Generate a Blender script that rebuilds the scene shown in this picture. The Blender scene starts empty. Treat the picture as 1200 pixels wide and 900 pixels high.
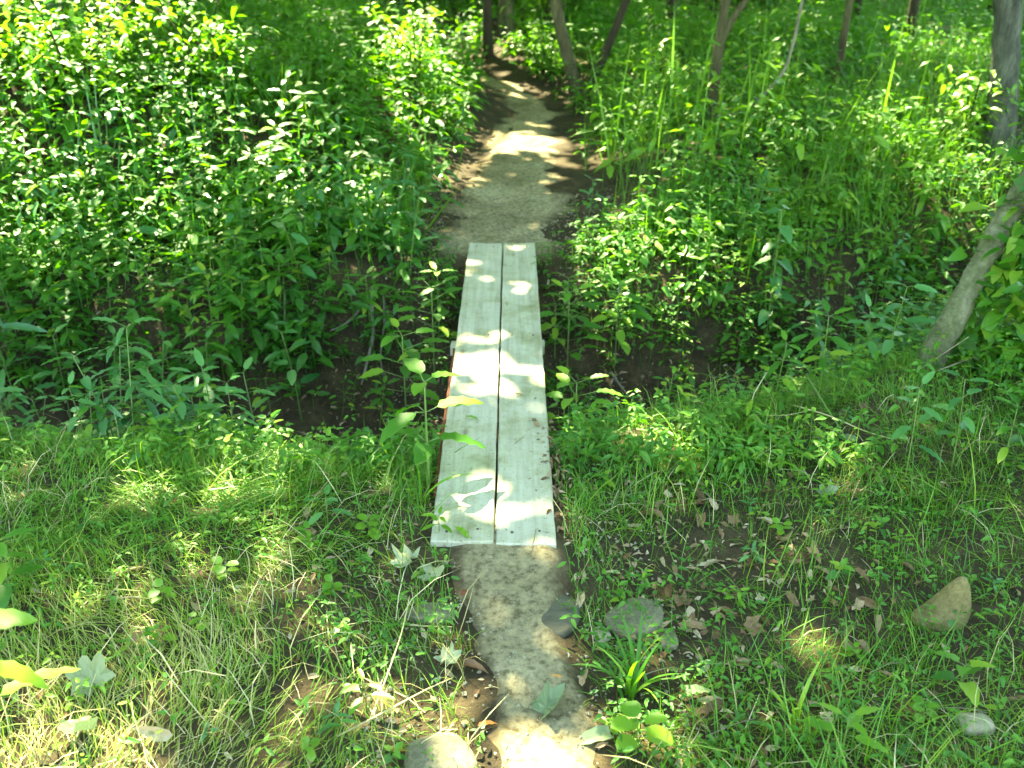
import bpy, math, random
import numpy as np
from mathutils import Vector

rng = np.random.default_rng(7)
random.seed(7)
R = math.radians
scene = bpy.context.scene
C = scene.collection

# ------------------------------------------------------------------ camera, sky, sun, exposure
CAM = np.array([0.0, 0.0, 1.65]); PITCH = R(25.9); FPX = 1128.0
cd = bpy.data.cameras.new('camera'); cam = bpy.data.objects.new('camera', cd); C.objects.link(cam)
cam.location = CAM; cam.rotation_euler = (R(90) - PITCH, 0, 0)
cd.sensor_width = 36; cd.lens = FPX / 1200 * 36; cd.clip_end = 800; cd.clip_start = 0.05
cd.dof.use_dof = True; cd.dof.focus_distance = 2.7; cd.dof.aperture_fstop = 3.6
scene.camera = cam

SUN_EL = R(54); SUN_AZ = (-0.42, 0.91)
_n = math.hypot(*SUN_AZ)
SD = np.array([SUN_AZ[0] / _n * math.cos(SUN_EL), SUN_AZ[1] / _n * math.cos(SUN_EL), math.sin(SUN_EL)])
w = bpy.data.worlds.new('World'); scene.world = w; w.use_nodes = True
nt = w.node_tree; bg = nt.nodes['Background']
sky = nt.nodes.new('ShaderNodeTexSky'); sky.sky_type = 'NISHITA'; sky.sun_disc = False
sky.sun_elevation = SUN_EL; sky.sun_rotation = math.atan2(SD[0], SD[1])
nt.links.new(sky.outputs[0], bg.inputs[0]); bg.inputs[1].default_value = 0.15
sl = bpy.data.lights.new('sun', 'SUN'); sl.energy = 5.0; sl.angle = R(0.5); sl.color = (1.0, 0.95, 0.84)
so = bpy.data.objects.new('sun', sl); C.objects.link(so)
so.rotation_euler = Vector(SD).to_track_quat('Z', 'Y').to_euler(); so.location = (-6, 10, 16)
scene.view_settings.view_transform = 'Standard'; scene.view_settings.look = 'None'
scene.view_settings.exposure = 3.6; scene.view_settings.gamma = 1.0
scene.view_settings.use_curve_mapping = False
if hasattr(scene.view_settings, 'use_white_balance'):          # camera balanced for the shade
    scene.view_settings.use_white_balance = True; scene.view_settings.white_balance_temperature = 8600; scene.view_settings.white_balance_tint = -6
scene.cycles.max_bounces = 6; scene.cycles.diffuse_bounces = 4; scene.cycles.glossy_bounces = 2
scene.cycles.transmission_bounces = 5; scene.cycles.transparent_max_bounces = 4
scene.cycles.sample_clamp_indirect = 6.0
scene.cycles.caustics_reflective = False; scene.cycles.caustics_refractive = False

# ------------------------------------------------------------------ numeric helpers
def sstep(a, b, x):
    t = np.clip((x - a) / (b - a), 0, 1); return t * t * (3 - 2 * t)

def _hash(ix, iy, seed):
    h = (ix.astype(np.int64) * 374761393 + iy.astype(np.int64) * 668265263 + seed * 1442695041) & 0x7fffffff
    h = ((h ^ (h >> 13)) * 1274126177) & 0x7fffffff
    return ((h ^ (h >> 16)) & 0xffff) / 65535.0

def vn(x, y, s=1.0, seed=0):
    """smooth value noise 0..1"""
    x = np.asarray(x, float) / s; y = np.asarray(y, float) / s
    ix = np.floor(x); iy = np.floor(y); fx = x - ix; fy = y - iy
    fx = fx * fx * (3 - 2 * fx); fy = fy * fy * (3 - 2 * fy)
    a = _hash(ix, iy, seed); b = _hash(ix + 1, iy, seed); c = _hash(ix, iy + 1, seed); d = _hash(ix + 1, iy + 1, seed)
    return (a * (1 - fx) + b * fx) * (1 - fy) + (c * (1 - fx) + d * fx) * fy

PY = np.array([-3., 1.2, 1.6, 2.05, 2.35, 5.0, 5.5, 6.2, 7.06, 7.7, 8.27, 8.8, 9.38, 9.82, 10.8, 12.5, 14.])
PX = np.array([.08, .07, .07, -.01, -.04, -.03, -.02, .0, .06, .14, .20, .12, -.065, -.34, -1.1, -2.2, -3.0])
PW = np.array([.13, .125, .13, .145, .165, .36, .36, .31, .29, .26, .22, .19, .18, .17, .16, .16, .16])
def path_x(y): return np.interp(y, PY, PX)
def path_w(y): return np.interp(y, PY, PW)

def H(x, y):
    x = np.asarray(x, float); y = np.asarray(y, float)
    h = 0.045 * np.clip(y - 5, 0, 40)
    # dry gully that the planks cross
    yc = 3.86 + 0.42 * np.clip(x - .1, 0, 6) + 0.06 * np.clip(-x, 0, 8) + .34 * (vn(x, x * 0, .8, 3) - .5) * sstep(.25, .8, np.abs(x))
    hw = 0.76 - 0.20 * sstep(-.1, .6, x) - .10 * sstep(-.5, -1.1, x)
    dd = np.abs((y - yc) / hw)
    h = h - (0.54 - .24 * sstep(.9, 2.2, x) + .12 * vn(x, y, .3, 5)) * np.exp(-dd ** 3.2)
    # the far trail is worn in between two banks
    d = x - path_x(y); pw = path_w(y)
    far = sstep(4.9, 6.3, y)
    h = h + far * 0.42 * sstep(pw * .75, pw + 1.0, -d) + far * 0.16 * sstep(pw, pw + .9, d)
    h = h + far * 0.13 * np.clip(-x - 1.2, 0, 5) + far * .03 * np.clip(x - 1.5, 0, 6)
    bump = 0.05 * (vn(x, y, .8, 1) - .5) + 0.028 * (vn(x, y, .27, 2) - .5) + .012 * (vn(x, y, .1, 4) - .5)
    onp = 1 - sstep(pw * .7, pw * 1.3, np.abs(d))
    h = h + bump * (1 - .6 * onp)
    # keep the banks under the plank ends level
    e = (1 - sstep(.25, .42, np.abs(x + .05))) * (sstep(1.9, 2.2, y) * (1 - sstep(2.45, 2.7, y)) + sstep(4.9, 5.0, y) * (1 - sstep(5.2, 5.5, y)))
    h = h * (1 - e) + (-.004 + .026 * sstep(2.02, 2.22, y) * (y < 3)) * e
    return h

def ray(px, py):
    u = (px - 600) / FPX; v = (py - 450) / FPX
    c, s = math.cos(PITCH), math.sin(PITCH)
    d = np.array([u, c - v * s, -s - v * c]); return d / np.linalg.norm(d)

def at(px, py, dz=0.0):
    """ground point (raised by dz) seen towards that part of the photograph"""
    d = ray(px, py); t = np.arange(1.2, 40, .008); Q = CAM + d * t[:, None]
    hit = Q[:, 2] <= H(Q[:, 0], Q[:, 1]) + dz; p = Q[int(hit.argmax())] if hit.any() else Q[-1]
    return np.array([p[0], p[1], float(H(p[0], p[1]))])

def on_plank(px, py, z=.044):
    d = ray(px, py); return CAM + d * ((z - CAM[2]) / d[2])

def basis(yaw, el, roll):
    ca, sa, ce, se = np.cos(yaw), np.sin(yaw), np.cos(el), np.sin(el)
    a = np.stack([ca * ce, sa * ce, se], -1); n = np.stack([-ca * se, -sa * se, ce], -1)
    s = np.cross(a, n); cr, sr = np.cos(roll)[..., None], np.sin(roll)[..., None]
    return s * cr + n * sr, a, n * cr - s * sr

# ------------------------------------------------------------------ leaf / blade templates: (verts, faces)
def T_diamond(w=.6):
    return np.array([[0, 0, 0], [-w / 2, .45, .05], [0, 1, -.04], [w / 2, .45, .05], [0, .45, -.03]], float), [(0, 4, 1), (1, 4, 2), (0, 3, 4), (3, 2, 4)]

def T_leaf(w=.5, fold=.12, curl=.25, kind='ovate', nu=3):
    """folded, drooping blade with a midrib; nu = rows along it"""
    V = [[0, 0, 0]]; F = []
    for i in range(1, nu + 1):
        t = i / (nu + 1)
        if kind == 'ovate': ww = (t ** .55) * (1 - t) ** .75 * 1.62
        elif kind == 'lance': ww = (t ** .7) * (1 - t) ** .8 * 1.75
        elif kind == 'heart': ww = (t ** .28) * (1 - t) ** .8 * 1.35
        else: ww = math.sqrt(max(0, t * (1 - t))) * 2
        ww *= w / 2; z = -curl * t * t
        y = t - (.12 if (kind == 'heart' and i == 1) else 0)
        wig = .02 * (1 if i % 2 else -1)
        V += [[-ww, y - .02, z + fold * ww * 2 + wig], [0, t, z], [ww, y - .02, z + fold * ww * 2 - wig]]
    V.append([0, 1, -curl * 1.05]); tip = len(V) - 1
    F += [(0, 2, 1), (0, 3, 2)]
    for i in range(nu - 1):
        b = 1 + 3 * i
        F += [(b, b + 1, b + 4, b + 3), (b + 1, b + 2, b + 5, b + 4)]
    b = 1 + 3 * (nu - 1); F += [(b, b + 1, tip), (b + 1, b + 2, tip)]
    return np.array(V, float), F

def T_blade(bend=.5, w=.03, n=3, sidew=0.0):
    """grass blade growing along +Z, bending to +Y, unit length"""
    V = []; F = []
    ang = 0; p = np.array([0., 0., 0.])
    for i in range(n + 1):
        ww = w / 2 * (1 - (i / n) ** 2 * .8)
        if i < n: V += [[-ww + p[0], p[1], p[2]], [ww + p[0], p[1], p[2]]]
        else: V += [[p[0], p[1], p[2]]]
        ang = bend * (i + 1) / n
        p = p + np.array([sidew / n, math.sin(ang), math.cos(ang)]) / n
    for i in range(n - 1): F.append((2 * i, 2 * i + 1, 2 * i + 3, 2 * i + 2))
    F.append((2 * n - 2, 2 * n - 1, 2 * n))
    return np.array(V, float), F

def T_maple(seed=0, curl=.2, cup=.3):
    rr = random.Random(seed)
    tips = [(-152, .55), (-132, .50), (-108, .80), (-96, .70), (-80, .60), (-60, .74), (-43, .92), (-32, .70), (-22, .62), (-12, .82), (0, 1.0), (12, .80), (22, .60), (32, .72), (43, .92), (60, .74), (80, .58), (96, .70), (108, .80), (132, .50), (152, .55), (180, .14)]
    V = [[0, 0, 0]]
    for ring in (.5, 1.0):
        for a, r in tips:
            r2 = r * (ring if ring == 1 else .55) * (1 + rr.uniform(-.06, .06)); t = R(a)
            x, y = r2 * math.sin(t) * .5, r2 * math.cos(t) * .5
            z = cup * (x * x + y * y) + curl * (math.sin(3 * x * 4 + seed) * .12 + math.cos(5 * y + seed) * .1) * ring
            V.append([x, y, z])
    n = len(tips); F = []
    for i in range(n):
        j = (i + 1) % n
        F.append((0, 1 + j, 1 + i)); F.append((1 + i, 1 + j, 1 + n + j, 1 + n + i))
    return np.array(V, float), F

class Batch:
    def __init__(s): s.v = []; s.l = []; s.n = []; s.r = []; s.off = 0
    def add(s, T, P, S, yaw, el, roll, rnd=None, upright=False):
        tv, tf = T; N = len(P)
        if N == 0: return
        P = np.asarray(P, float); S = np.broadcast_to(np.asarray(S, float), (N,))
        yaw = np.broadcast_to(yaw, (N,)); el = np.broadcast_to(el, (N,)); roll = np.broadcast_to(roll, (N,))
        sd, a, n = basis(yaw, el, roll)
        V = tv[None, :, 0, None] * sd[:, None] + tv[None, :, 1, None] * a[:, None] + tv[None, :, 2, None] * n[:, None]
        V = V * S[:, None, None] + P[:, None]
        s._push(V.reshape(-1, 3), tf, N, len(tv), rng.random(N) if rnd is None else np.broadcast_to(rnd, (N,)))
    def _push(s, V, tf, N, k, rnd):
        loops = np.concatenate([np.array(f) for f in tf]); sizes = np.array([len(f) for f in tf])
        L = (loops[None] + (np.arange(N) * k)[:, None]).reshape(-1) + s.off
        s.v.append(V); s.l.append(L); s.n.append(np.tile(sizes, N)); s.r.append(np.repeat(rnd, k)); s.off += len(V)
    def tube(s, pts, rad, seg=6, rnd=.5, rough=0.0, cap=True):
        pts = np.asarray(pts, float); m = len(pts)
        rad = np.broadcast_to(np.asarray(rad, float), (m,)) if np.ndim(rad) else np.full(m, rad)
        tg = np.gradient(pts, axis=0); tg /= np.linalg.norm(tg, axis=1)[:, None] + 1e-9
        ref = np.array([0.3, 1, .1]) if abs(tg[0][1]) < .8 else np.array([1., 0, .1])
        u = np.cross(tg, ref); u /= np.linalg.norm(u, axis=1)[:, None]; v = np.cross(tg, u)
        th = np.linspace(0, 2 * np.pi, seg, endpoint=False)
        rr = rad[:, None] * (1 + rough * (rng.random((m, seg)) - .5))
        V = pts[:, None] + rr[..., None] * (np.cos(th)[None, :, None] * u[:, None] + np.sin(th)[None, :, None] * v[:, None])
        F = [(i * seg + j, i * seg + (j + 1) % seg, (i + 1) * seg + (j + 1) % seg, (i + 1) * seg + j) for i in range(m - 1) for j in range(seg)]
        if cap: F += [tuple(range(seg))[::-1], tuple((m - 1) * seg + j for j in range(seg))]
        s._push(V.reshape(-1, 3), F, 1, m * seg, np.array([rnd]))
    def raw(s, V, F, rnd=.5): s._push(np.asarray(V, float), F, 1, len(V), np.array([rnd]))
    def build(s, name, mat, parent=None, smooth=False, loc=None):
        V = np.concatenate(s.v); L = np.concatenate(s.l); N = np.concatenate(s.n); r = np.concatenate(s.r)
        me = bpy.data.meshes.new(name)
        me.vertices.add(len(V)); me.vertices.foreach_set('co', V.astype(np.float32).ravel())
        me.loops.add(len(L)); me.loops.foreach_set('vertex_index', L.astype(np.int32))
        me.polygons.add(len(N)); me.polygons.foreach_set('loop_start', (np.cumsum(N) - N).astype(np.int32))
        me.polygons.foreach_set('use_smooth', np.full(len(N), smooth))
        me.update(calc_edges=True)
        at_ = me.attributes.new('rnd', 'FLOAT', 'POINT'); at_.data.foreach_set('value', r.astype(np.float32))
        me.materials.append(mat)
        o = bpy.data.objects.new(name, me); C.objects.link(o)
        if parent: o.parent = parent
        if loc is not None: o.location = loc
        return o

def thing(name, label, cat, loc=(0, 0, 0), rotz=0, group=None):
    o = bpy.data.objects.new(name, None); C.objects.link(o); o.empty_display_size = .1
    o.location = loc; o.rotation_euler = (0, 0, rotz); o['label'] = label; o['category'] = cat
    if group: o['group'] = group
    return o
def tag(o, label=None, cat=None, group=None, kind=None):
    for k, v in (('label', label), ('category', cat), ('group', group), ('kind', kind)):
        if v: o[k] = v
    return o
def dup(root, loc, rot, scale, label, group=None):
    r = root.copy(); C.objects.link(r); r.location = loc; r.rotation_euler = rot; r.scale = (scale,) * 3
    r['label'] = label
    if group: r['group'] = group
    elif 'group' in r: del r['group']
    for ch in root.children:
        c = ch.copy(); C.objects.link(c); c.parent = r
    return r

# ------------------------------------------------------------------ materials
def newmat(name):
    m = bpy.data.materials.new(name); m.use_nodes = True; nt = m.node_tree; nt.nodes.clear()
    return m, nt, nt.nodes.new, nt.links.new
def ramp(nt, stops, fac, mode='LINEAR'):
    r = nt.nodes.new('ShaderNodeValToRGB'); r.color_ramp.interpolation = mode
    while len(r.color_ramp.elements) < len(stops): r.color_ramp.elements.new(.5)
    for e, (p, c) in zip(r.color_ramp.elements, stops): e.position = p; e.color = (*c, 1)
    nt.links.new(fac, r.inputs[0]); return r
def noise(nt, scale, detail=4, rough=.6, vec=None):
    n = nt.nodes.new('ShaderNodeTexNoise'); n.inputs['Scale'].default_value = scale
    n.inputs['Detail'].default_value = detail; n.inputs['Roughness'].default_value = rough
    if vec is not None: nt.links.new(vec, n.inputs['Vector'])
    return n

def leafmat(name, stops, trans, tf=.35, rough=.42, spec=.5, blotch=.25):
    m, nt, N, K = newmat(name)
    a = N('ShaderNodeAttribute'); a.attribute_name = 'rnd'
    oi = N('ShaderNodeObjectInfo')
    geo = N('ShaderNodeNewGeometry')
    nz = noise(nt, 9, 2, .5, geo.outputs['Position'])
    mx = N('ShaderNodeMath'); mx.operation = 'MULTIPLY_ADD'; K(nz.outputs['Fac'], mx.inputs[0]); mx.inputs[1].default_value = blotch * 2
    sb = N('ShaderNodeMath'); sb.operation = 'ADD'; K(a.outputs['Fac'], sb.inputs[0]); sb.inputs[1].default_value = -blotch
    K(sb.outputs[0], mx.inputs[2])
    ad = N('ShaderNodeMath'); ad.operation = 'MULTIPLY_ADD'; K(oi.outputs['Random'], ad.inputs[0]); ad.inputs[1].default_value = .12
    K(mx.outputs[0], ad.inputs[2]); ad.use_clamp = True
    r = ramp(nt, stops, ad.outputs[0])
    p = N('ShaderNodeBsdfPrincipled'); K(r.outputs[0], p.inputs['Base Color']); p.inputs['Roughness'].default_value = rough
    p.inputs['Specular IOR Level'].default_value = spec
    t = N('ShaderNodeBsdfTranslucent')
    mm = N('ShaderNodeMix'); mm.data_type = 'RGBA'; mm.inputs['Factor'].default_value = .35
    K(r.outputs[0], mm.inputs['B'])
    mm.inputs['A'].default_value = (*trans, 1); K(mm.outputs['Result'], t.inputs[0])
    mix = N('ShaderNodeMixShader'); mix.inputs[0].default_value = tf
    K(p.outputs[0], mix.inputs[1]); K(t.outputs[0], mix.inputs[2])
    bn = noise(nt, 160, 2, .5, geo.outputs['Position']); bp = N('ShaderNodeBump'); bp.inputs['Strength'].default_value = .12; bp.inputs['Distance'].default_value = .002
    K(bn.outputs['Fac'], bp.inputs['Height']); K(bp.outputs[0], p.inputs['Normal'])
    o = N('ShaderNodeOutputMaterial'); K(mix.outputs[0], o.inputs[0]); return m

def solid(name, stops, scale, detail=6, rough=.85, bump=.5, bd=.01, stretch=None, rr=.65, spec=.3, coord='Object', fine=None):
    m, nt, N, K = newmat(name)
    tc = N('ShaderNodeTexCoord'); vec = tc.outputs[coord]
    if stretch:
        mp = N('ShaderNodeMapping'); mp.inputs['Scale'].default_value = stretch; K(vec, mp.inputs['Vector']); vec = mp.outputs[0]
    nz = noise(nt, scale, detail, rr, vec); r = ramp(nt, stops, nz.outputs['Fac'])
    p = N('ShaderNodeBsdfPrincipled'); p.inputs['Roughness'].default_value = rough; p.inputs['Specular IOR Level'].default_value = spec
    col = r.outputs[0]
    if fine:
        n2 = noise(nt, fine, 3, .7, vec); r2 = ramp(nt, [(.3, (.62,) * 3), (.6, (1.0,) * 3), (.75, (1.25,) * 3)], n2.outputs['Fac'])
        mu = N('ShaderNodeMix'); mu.data_type = 'RGBA'; mu.blend_type = 'MULTIPLY'; mu.inputs['Factor'].default_value = 1
        K(col, mu.inputs['A']); K(r2.outputs[0], mu.inputs['B']); col = mu.outputs['Result']
    K(col, p.inputs['Base Color'])
    b = N('ShaderNodeBump'); b.inputs['Strength'].default_value = bump; b.inputs['Distance'].default_value = bd
    n3 = noise(nt, scale * 3, 8, .7, vec); K(n3.outputs['Fac'], b.inputs['Height']); K(b.outputs[0], p.inputs['Normal'])
    o = N('ShaderNodeOutputMaterial'); K(p.outputs[0], o.inputs[0]); return m

M = {}
M['ground'] = solid('ground_mat', [(.25, (.016, .012, .005)), (.42, (.036, .026, .010)), (.55, (.062, .044, .018)), (.66, (.095, .070, .032)), (.78, (.035, .042, .012))], 5.5, 12, .95, 1.0, .035, fine=48, rr=.74)
M['dirt'] = solid('dirt_mat', [(.28, (.13, .105, .06)), (.45, (.22, .185, .11)), (.6, (.30, .25, .155)), (.78, (.36, .31, .20))], 2.6, 9, .95, .8, .014, fine=45)
def dirtmat():
    m, nt, N, K = newmat('trail_dirt_mat'); tc = N('ShaderNodeTexCoord'); vec = tc.outputs['Object']
    n1 = noise(nt, 2.6, 9, .68, vec); r1 = ramp(nt, [(.30, (.12, .10, .052)), (.43, (.20, .168, .096)), (.56, (.28, .24, .145)), (.74, (.37, .325, .21))], n1.outputs['Fac'])
    n2 = noise(nt, 45, 4, .7, vec); r2 = ramp(nt, [(.34, (.40, .38, .32)), (.5, (.92, .92, .92)), (.68, (1.3, 1.28, 1.2))], n2.outputs['Fac'])
    mu = N('ShaderNodeMix'); mu.data_type = 'RGBA'; mu.blend_type = 'MULTIPLY'; mu.inputs['Factor'].default_value = 1; K(r1.outputs[0], mu.inputs['A']); K(r2.outputs[0], mu.inputs['B'])
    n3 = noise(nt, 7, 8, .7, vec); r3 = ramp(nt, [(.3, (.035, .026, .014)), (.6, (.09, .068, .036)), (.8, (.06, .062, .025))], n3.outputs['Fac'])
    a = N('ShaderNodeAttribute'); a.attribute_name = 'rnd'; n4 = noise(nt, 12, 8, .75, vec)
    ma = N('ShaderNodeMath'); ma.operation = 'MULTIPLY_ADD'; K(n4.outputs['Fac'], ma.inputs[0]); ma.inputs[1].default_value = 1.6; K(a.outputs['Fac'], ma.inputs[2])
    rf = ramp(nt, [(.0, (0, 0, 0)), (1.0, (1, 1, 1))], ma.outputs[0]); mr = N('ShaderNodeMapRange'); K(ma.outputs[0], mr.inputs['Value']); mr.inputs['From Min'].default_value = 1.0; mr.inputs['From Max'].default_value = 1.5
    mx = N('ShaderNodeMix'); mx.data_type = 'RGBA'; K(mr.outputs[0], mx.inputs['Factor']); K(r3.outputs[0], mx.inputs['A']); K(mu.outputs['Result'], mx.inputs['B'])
    p = N('ShaderNodeBsdfPrincipled'); p.inputs['Roughness'].default_value = .95; p.inputs['Specular IOR Level'].default_value = .15; K(mx.outputs['Result'], p.inputs['Base Color'])
    b = N('ShaderNodeBump'); b.inputs['Strength'].default_value = .9; b.inputs['Distance'].default_value = .014; n5 = noise(nt, 22, 9, .75, vec); K(n5.outputs['Fac'], b.inputs['Height']); K(b.outputs[0], p.inputs['Normal'])
    o = N('ShaderNodeOutputMaterial'); K(p.outputs[0], o.inputs[0]); return m
M['dirt'] = dirtmat()
M['bark'] = solid('bark_mat', [(.3, (.030, .026, .012)), (.5, (.075, .066, .030)), (.7, (.16, .145, .07))], 14, 6, .9, .9, .02, stretch=(1, 1, .25), fine=50)
M['grey_bark'] = solid('grey_bark_mat', [(.3, (.04, .042, .03)), (.5, (.10, .105, .08)), (.7, (.19, .195, .15))], 16, 8, .9, 1, .03, stretch=(1, 1, .3), fine=70)
M['dark_bark'] = solid('dark_bark_mat', [(.3, (.016, .012, .006)), (.6, (.042, .032, .016)), (.8, (.08, .065, .032))], 14, 6, .9, .9, .02, stretch=(1, 1, .25))
M['moss_bark'] = solid('mossy_bark_mat', [(.3, (.07, .08, .035)), (.48, (.14, .155, .075)), (.6, (.22, .22, .14)), (.7, (.08, .12, .03))], 9, 8, .95, 1, .02, fine=60)
M['stone'] = solid('stone_mat', [(.3, (.08, .08, .045)), (.5, (.15, .14, .085)), (.7, (.23, .21, .13))], 12, 8, .9, .7, .008, fine=120)
M['pale_stone'] = solid('pale_stone_mat', [(.3, (.18, .16, .10)), (.7, (.33, .30, .21))], 14, 8, .9, .7, .006)
M['dark_stone'] = solid('dark_stone_mat', [(.3, (.05, .048, .032)), (.6, (.095, .088, .058)), (.8, (.15, .135, .085))], 12, 8, .9, .7, .006, stretch=(1, 3, 1))
M['moss_stone'] = solid('mossy_stone_mat', [(.3, (.09, .075, .028)), (.5, (.16, .13, .052)), (.7, (.22, .18, .08)), (.8, (.09, .11, .03))], 9, 8, .9, .7, .008, fine=90)
M['rust'] = solid('rust_wood_mat', [(.3, (.09, .025, .012)), (.6, (.19, .06, .028)), (.8, (.13, .06, .035))], 6, 7, .85, .5, .004, stretch=(1, .15, 1))
M['nail'] = solid('nail_mat', [(.3, (.05, .04, .035)), (.7, (.12, .09, .07))], 90, 3, .6, .2, .001)
M['root'] = solid('root_mat', [(.3, (.10, .085, .06)), (.7, (.24, .21, .16))], 20, 5, .9, .6, .005)
M['straw'] = leafmat('straw_mat', [(0, (.30, .24, .10)), (.5, (.42, .36, .18)), (1, (.55, .50, .30))], (.5, .42, .2), .2, .6)
M['twig'] = solid('twig_mat', [(.3, (.16, .13, .08)), (.7, (.32, .27, .18))], 30, 4, .8, .4, .002)

def woodmat():
    m, nt, N, K = newmat('weathered_plank_mat')
    tc = N('ShaderNodeTexCoord'); oi = N('ShaderNodeObjectInfo')
    ad = N('ShaderNodeVectorMath'); ad.operation = 'ADD'; K(tc.outputs['Object'], ad.inputs[0])
    cm = N('ShaderNodeCombineXYZ'); mu = N('ShaderNodeMath'); mu.operation = 'MULTIPLY'; K(oi.outputs['Random'], mu.inputs[0]); mu.inputs[1].default_value = 37
    K(mu.outputs[0], cm.inputs[0]); K(mu.outputs[0], cm.inputs[1]); K(cm.outputs[0], ad.inputs[1])
    mp = N('ShaderNodeMapping'); mp.inputs['Scale'].default_value = (26, 1.3, 10); K(ad.outputs[0], mp.inputs['Vector'])
    g = noise(nt, 1.6, 7, .62, mp.outputs[0]); g.inputs['Distortion'].default_value = .7
    r = ramp(nt, [(.25, (.25, .235, .17)), (.42, (.34, .325, .25)), (.58, (.40, .385, .30)), (.85, (.46, .445, .355))], g.outputs['Fac'])
    st = noise(nt, 5, 6, .7, ad.outputs[0])                                       # mud and algae stains
    r2 = ramp(nt, [(.30, (.50, .50, .32)), (.42, (.76, .77, .62)), (.52, (.95, .95, .90)), (.62, (1, 1, 1))], st.outputs['Fac'])
    mx = N('ShaderNodeMix'); mx.data_type = 'RGBA'; mx.blend_type = 'MULTIPLY'; mx.inputs['Factor'].default_value = 1
    K(r.outputs[0], mx.inputs['A']); K(r2.outputs[0], mx.inputs['B'])
    vo = N('ShaderNodeTexVoronoi'); vo.inputs['Scale'].default_value = 1.0         # knots
    mk = N('ShaderNodeMapping'); mk.inputs['Scale'].default_value = (9, 2.6, 1); K(ad.outputs[0], mk.inputs['Vector']); K(mk.outputs[0], vo.inputs['Vector'])
    rk = ramp(nt, [(.0, (.45, .40, .30)), (.055, (.60, .56, .44)), (.10, (1, 1, 1))], vo.outputs['Distance'])
    mx2 = N('ShaderNodeMix'); mx2.data_type = 'RGBA'; mx2.blend_type = 'MULTIPLY'; mx2.inputs['Factor'].default_value = .8
    K(mx.outputs['Result'], mx2.inputs['A']); K(rk.outputs[0], mx2.inputs['B'])
    sp = noise(nt, 70, 3, .7, ad.outputs[0]); r3 = ramp(nt, [(.30, (.42, .39, .28)), (.41, (1, 1, 1))], sp.outputs['Fac'])
    mx3 = N('ShaderNodeMix'); mx3.data_type = 'RGBA'; mx3.blend_type = 'MULTIPLY'; mx3.inputs['Factor'].default_value = .8
    K(mx2.outputs['Result'], mx3.inputs['A']); K(r3.outputs[0], mx3.inputs['B'])
    p = N('ShaderNodeBsdfPrincipled'); p.inputs['Roughness'].default_value = .62; K(mx3.outputs['Result'], p.inputs['Base Color'])
    b = N('ShaderNodeBump'); b.inputs['Strength'].default_value = .5; b.inputs['Distance'].default_value = .003
    K(g.outputs['Fac'], b.inputs['Height']); K(b.outputs[0], p.inputs['Normal'])
    o = N('ShaderNodeOutputMaterial'); K(p.outputs[0], o.inputs[0]); return m
M['plank'] = woodmat()

G1, G2, G3 = (.016, .085, .014), (.030, .145, .018), (.065, .21, .022)
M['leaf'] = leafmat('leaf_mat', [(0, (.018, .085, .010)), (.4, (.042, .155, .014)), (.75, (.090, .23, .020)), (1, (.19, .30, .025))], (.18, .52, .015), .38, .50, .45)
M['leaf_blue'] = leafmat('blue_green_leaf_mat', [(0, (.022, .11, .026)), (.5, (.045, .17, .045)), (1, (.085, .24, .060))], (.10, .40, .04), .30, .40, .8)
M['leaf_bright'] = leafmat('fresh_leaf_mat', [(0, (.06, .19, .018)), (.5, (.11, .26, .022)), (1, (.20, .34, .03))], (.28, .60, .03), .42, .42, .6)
M['leaf_yellow'] = leafmat('yellowing_leaf_mat', [(0, (.14, .24, .02)), (.6, (.26, .30, .03)), (1, (.35, .26, .03))], (.4, .5, .03), .42, .45)
M['leaf_canopy'] = leafmat('canopy_leaf_mat', [(0, (.03, .11, .012)), (.6, (.06, .18, .018)), (1, (.10, .24, .022))], (.26, .60, .03), .50, .45)
M['grass'] = leafmat('grass_mat', [(0, (.030, .11, .010)), (.38, (.070, .19, .014)), (.65, (.14, .25, .020)), (.88, (.26, .31, .045)), (1, (.40, .35, .14))], (.20, .48, .02), .30, .45, .4, .22)
M['dry'] = leafmat('dry_leaf_mat', [(0, (.09, .05, .022)), (.4, (.18, .11, .055)), (.7, (.30, .21, .12)), (1, (.42, .34, .22))], (.28, .15, .05), .15, .6, .3)
M['dry_pale'] = leafmat('pale_leaf_mat', [(0, (.09, .13, .06)), (.5, (.15, .20, .10)), (1, (.24, .27, .15))], (.2, .3, .12), .15, .5, .4)
M['orange'] = leafmat('orange_leaf_mat', [(0, (.35, .10, .02)), (1, (.55, .30, .04))], (.5, .2, .02), .2, .5)
M['stem'] = leafmat('stem_mat', [(0, (.06, .14, .025)), (1, (.14, .22, .05))], (.1, .3, .02), .1, .5)

# ------------------------------------------------------------------ ground and trail
def axis(lo, hi, a, b, fine, grow=1.12):
    mid = list(np.arange(a, b, fine)); s = fine; x = b; up = []
    while x < hi: up.append(x); s *= grow; x += s
    up.append(hi); s = fine; x = a; dn = []
    while x > lo: s *= grow; x -= s; dn.append(max(x, lo))
    return np.array(dn[::-1] + mid + up)
gx = axis(-160, 160, -3.4, 3.4, .045); gy = axis(-60, 260, 1.1, 7.5, .045)
X, Y = np.meshgrid(gx, gy); Z = H(X, Y)
nx, ny = len(gx), len(gy)
b = Batch(); V = np.stack([X, Y, Z], -1).reshape(-1, 3)
idx = (np.arange(ny - 1)[:, None] * nx + np.arange(nx - 1)[None]).reshape(-1)
b.v = [V]; b.l = [np.stack([idx, idx + 1, idx + nx + 1, idx + nx], -1).reshape(-1)]; b.n = [np.full(len(idx), 4)]; b.r = [np.full(len(V), .5)]
tag(b.build('ground', M['ground'], smooth=True), kind='structure')

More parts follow.
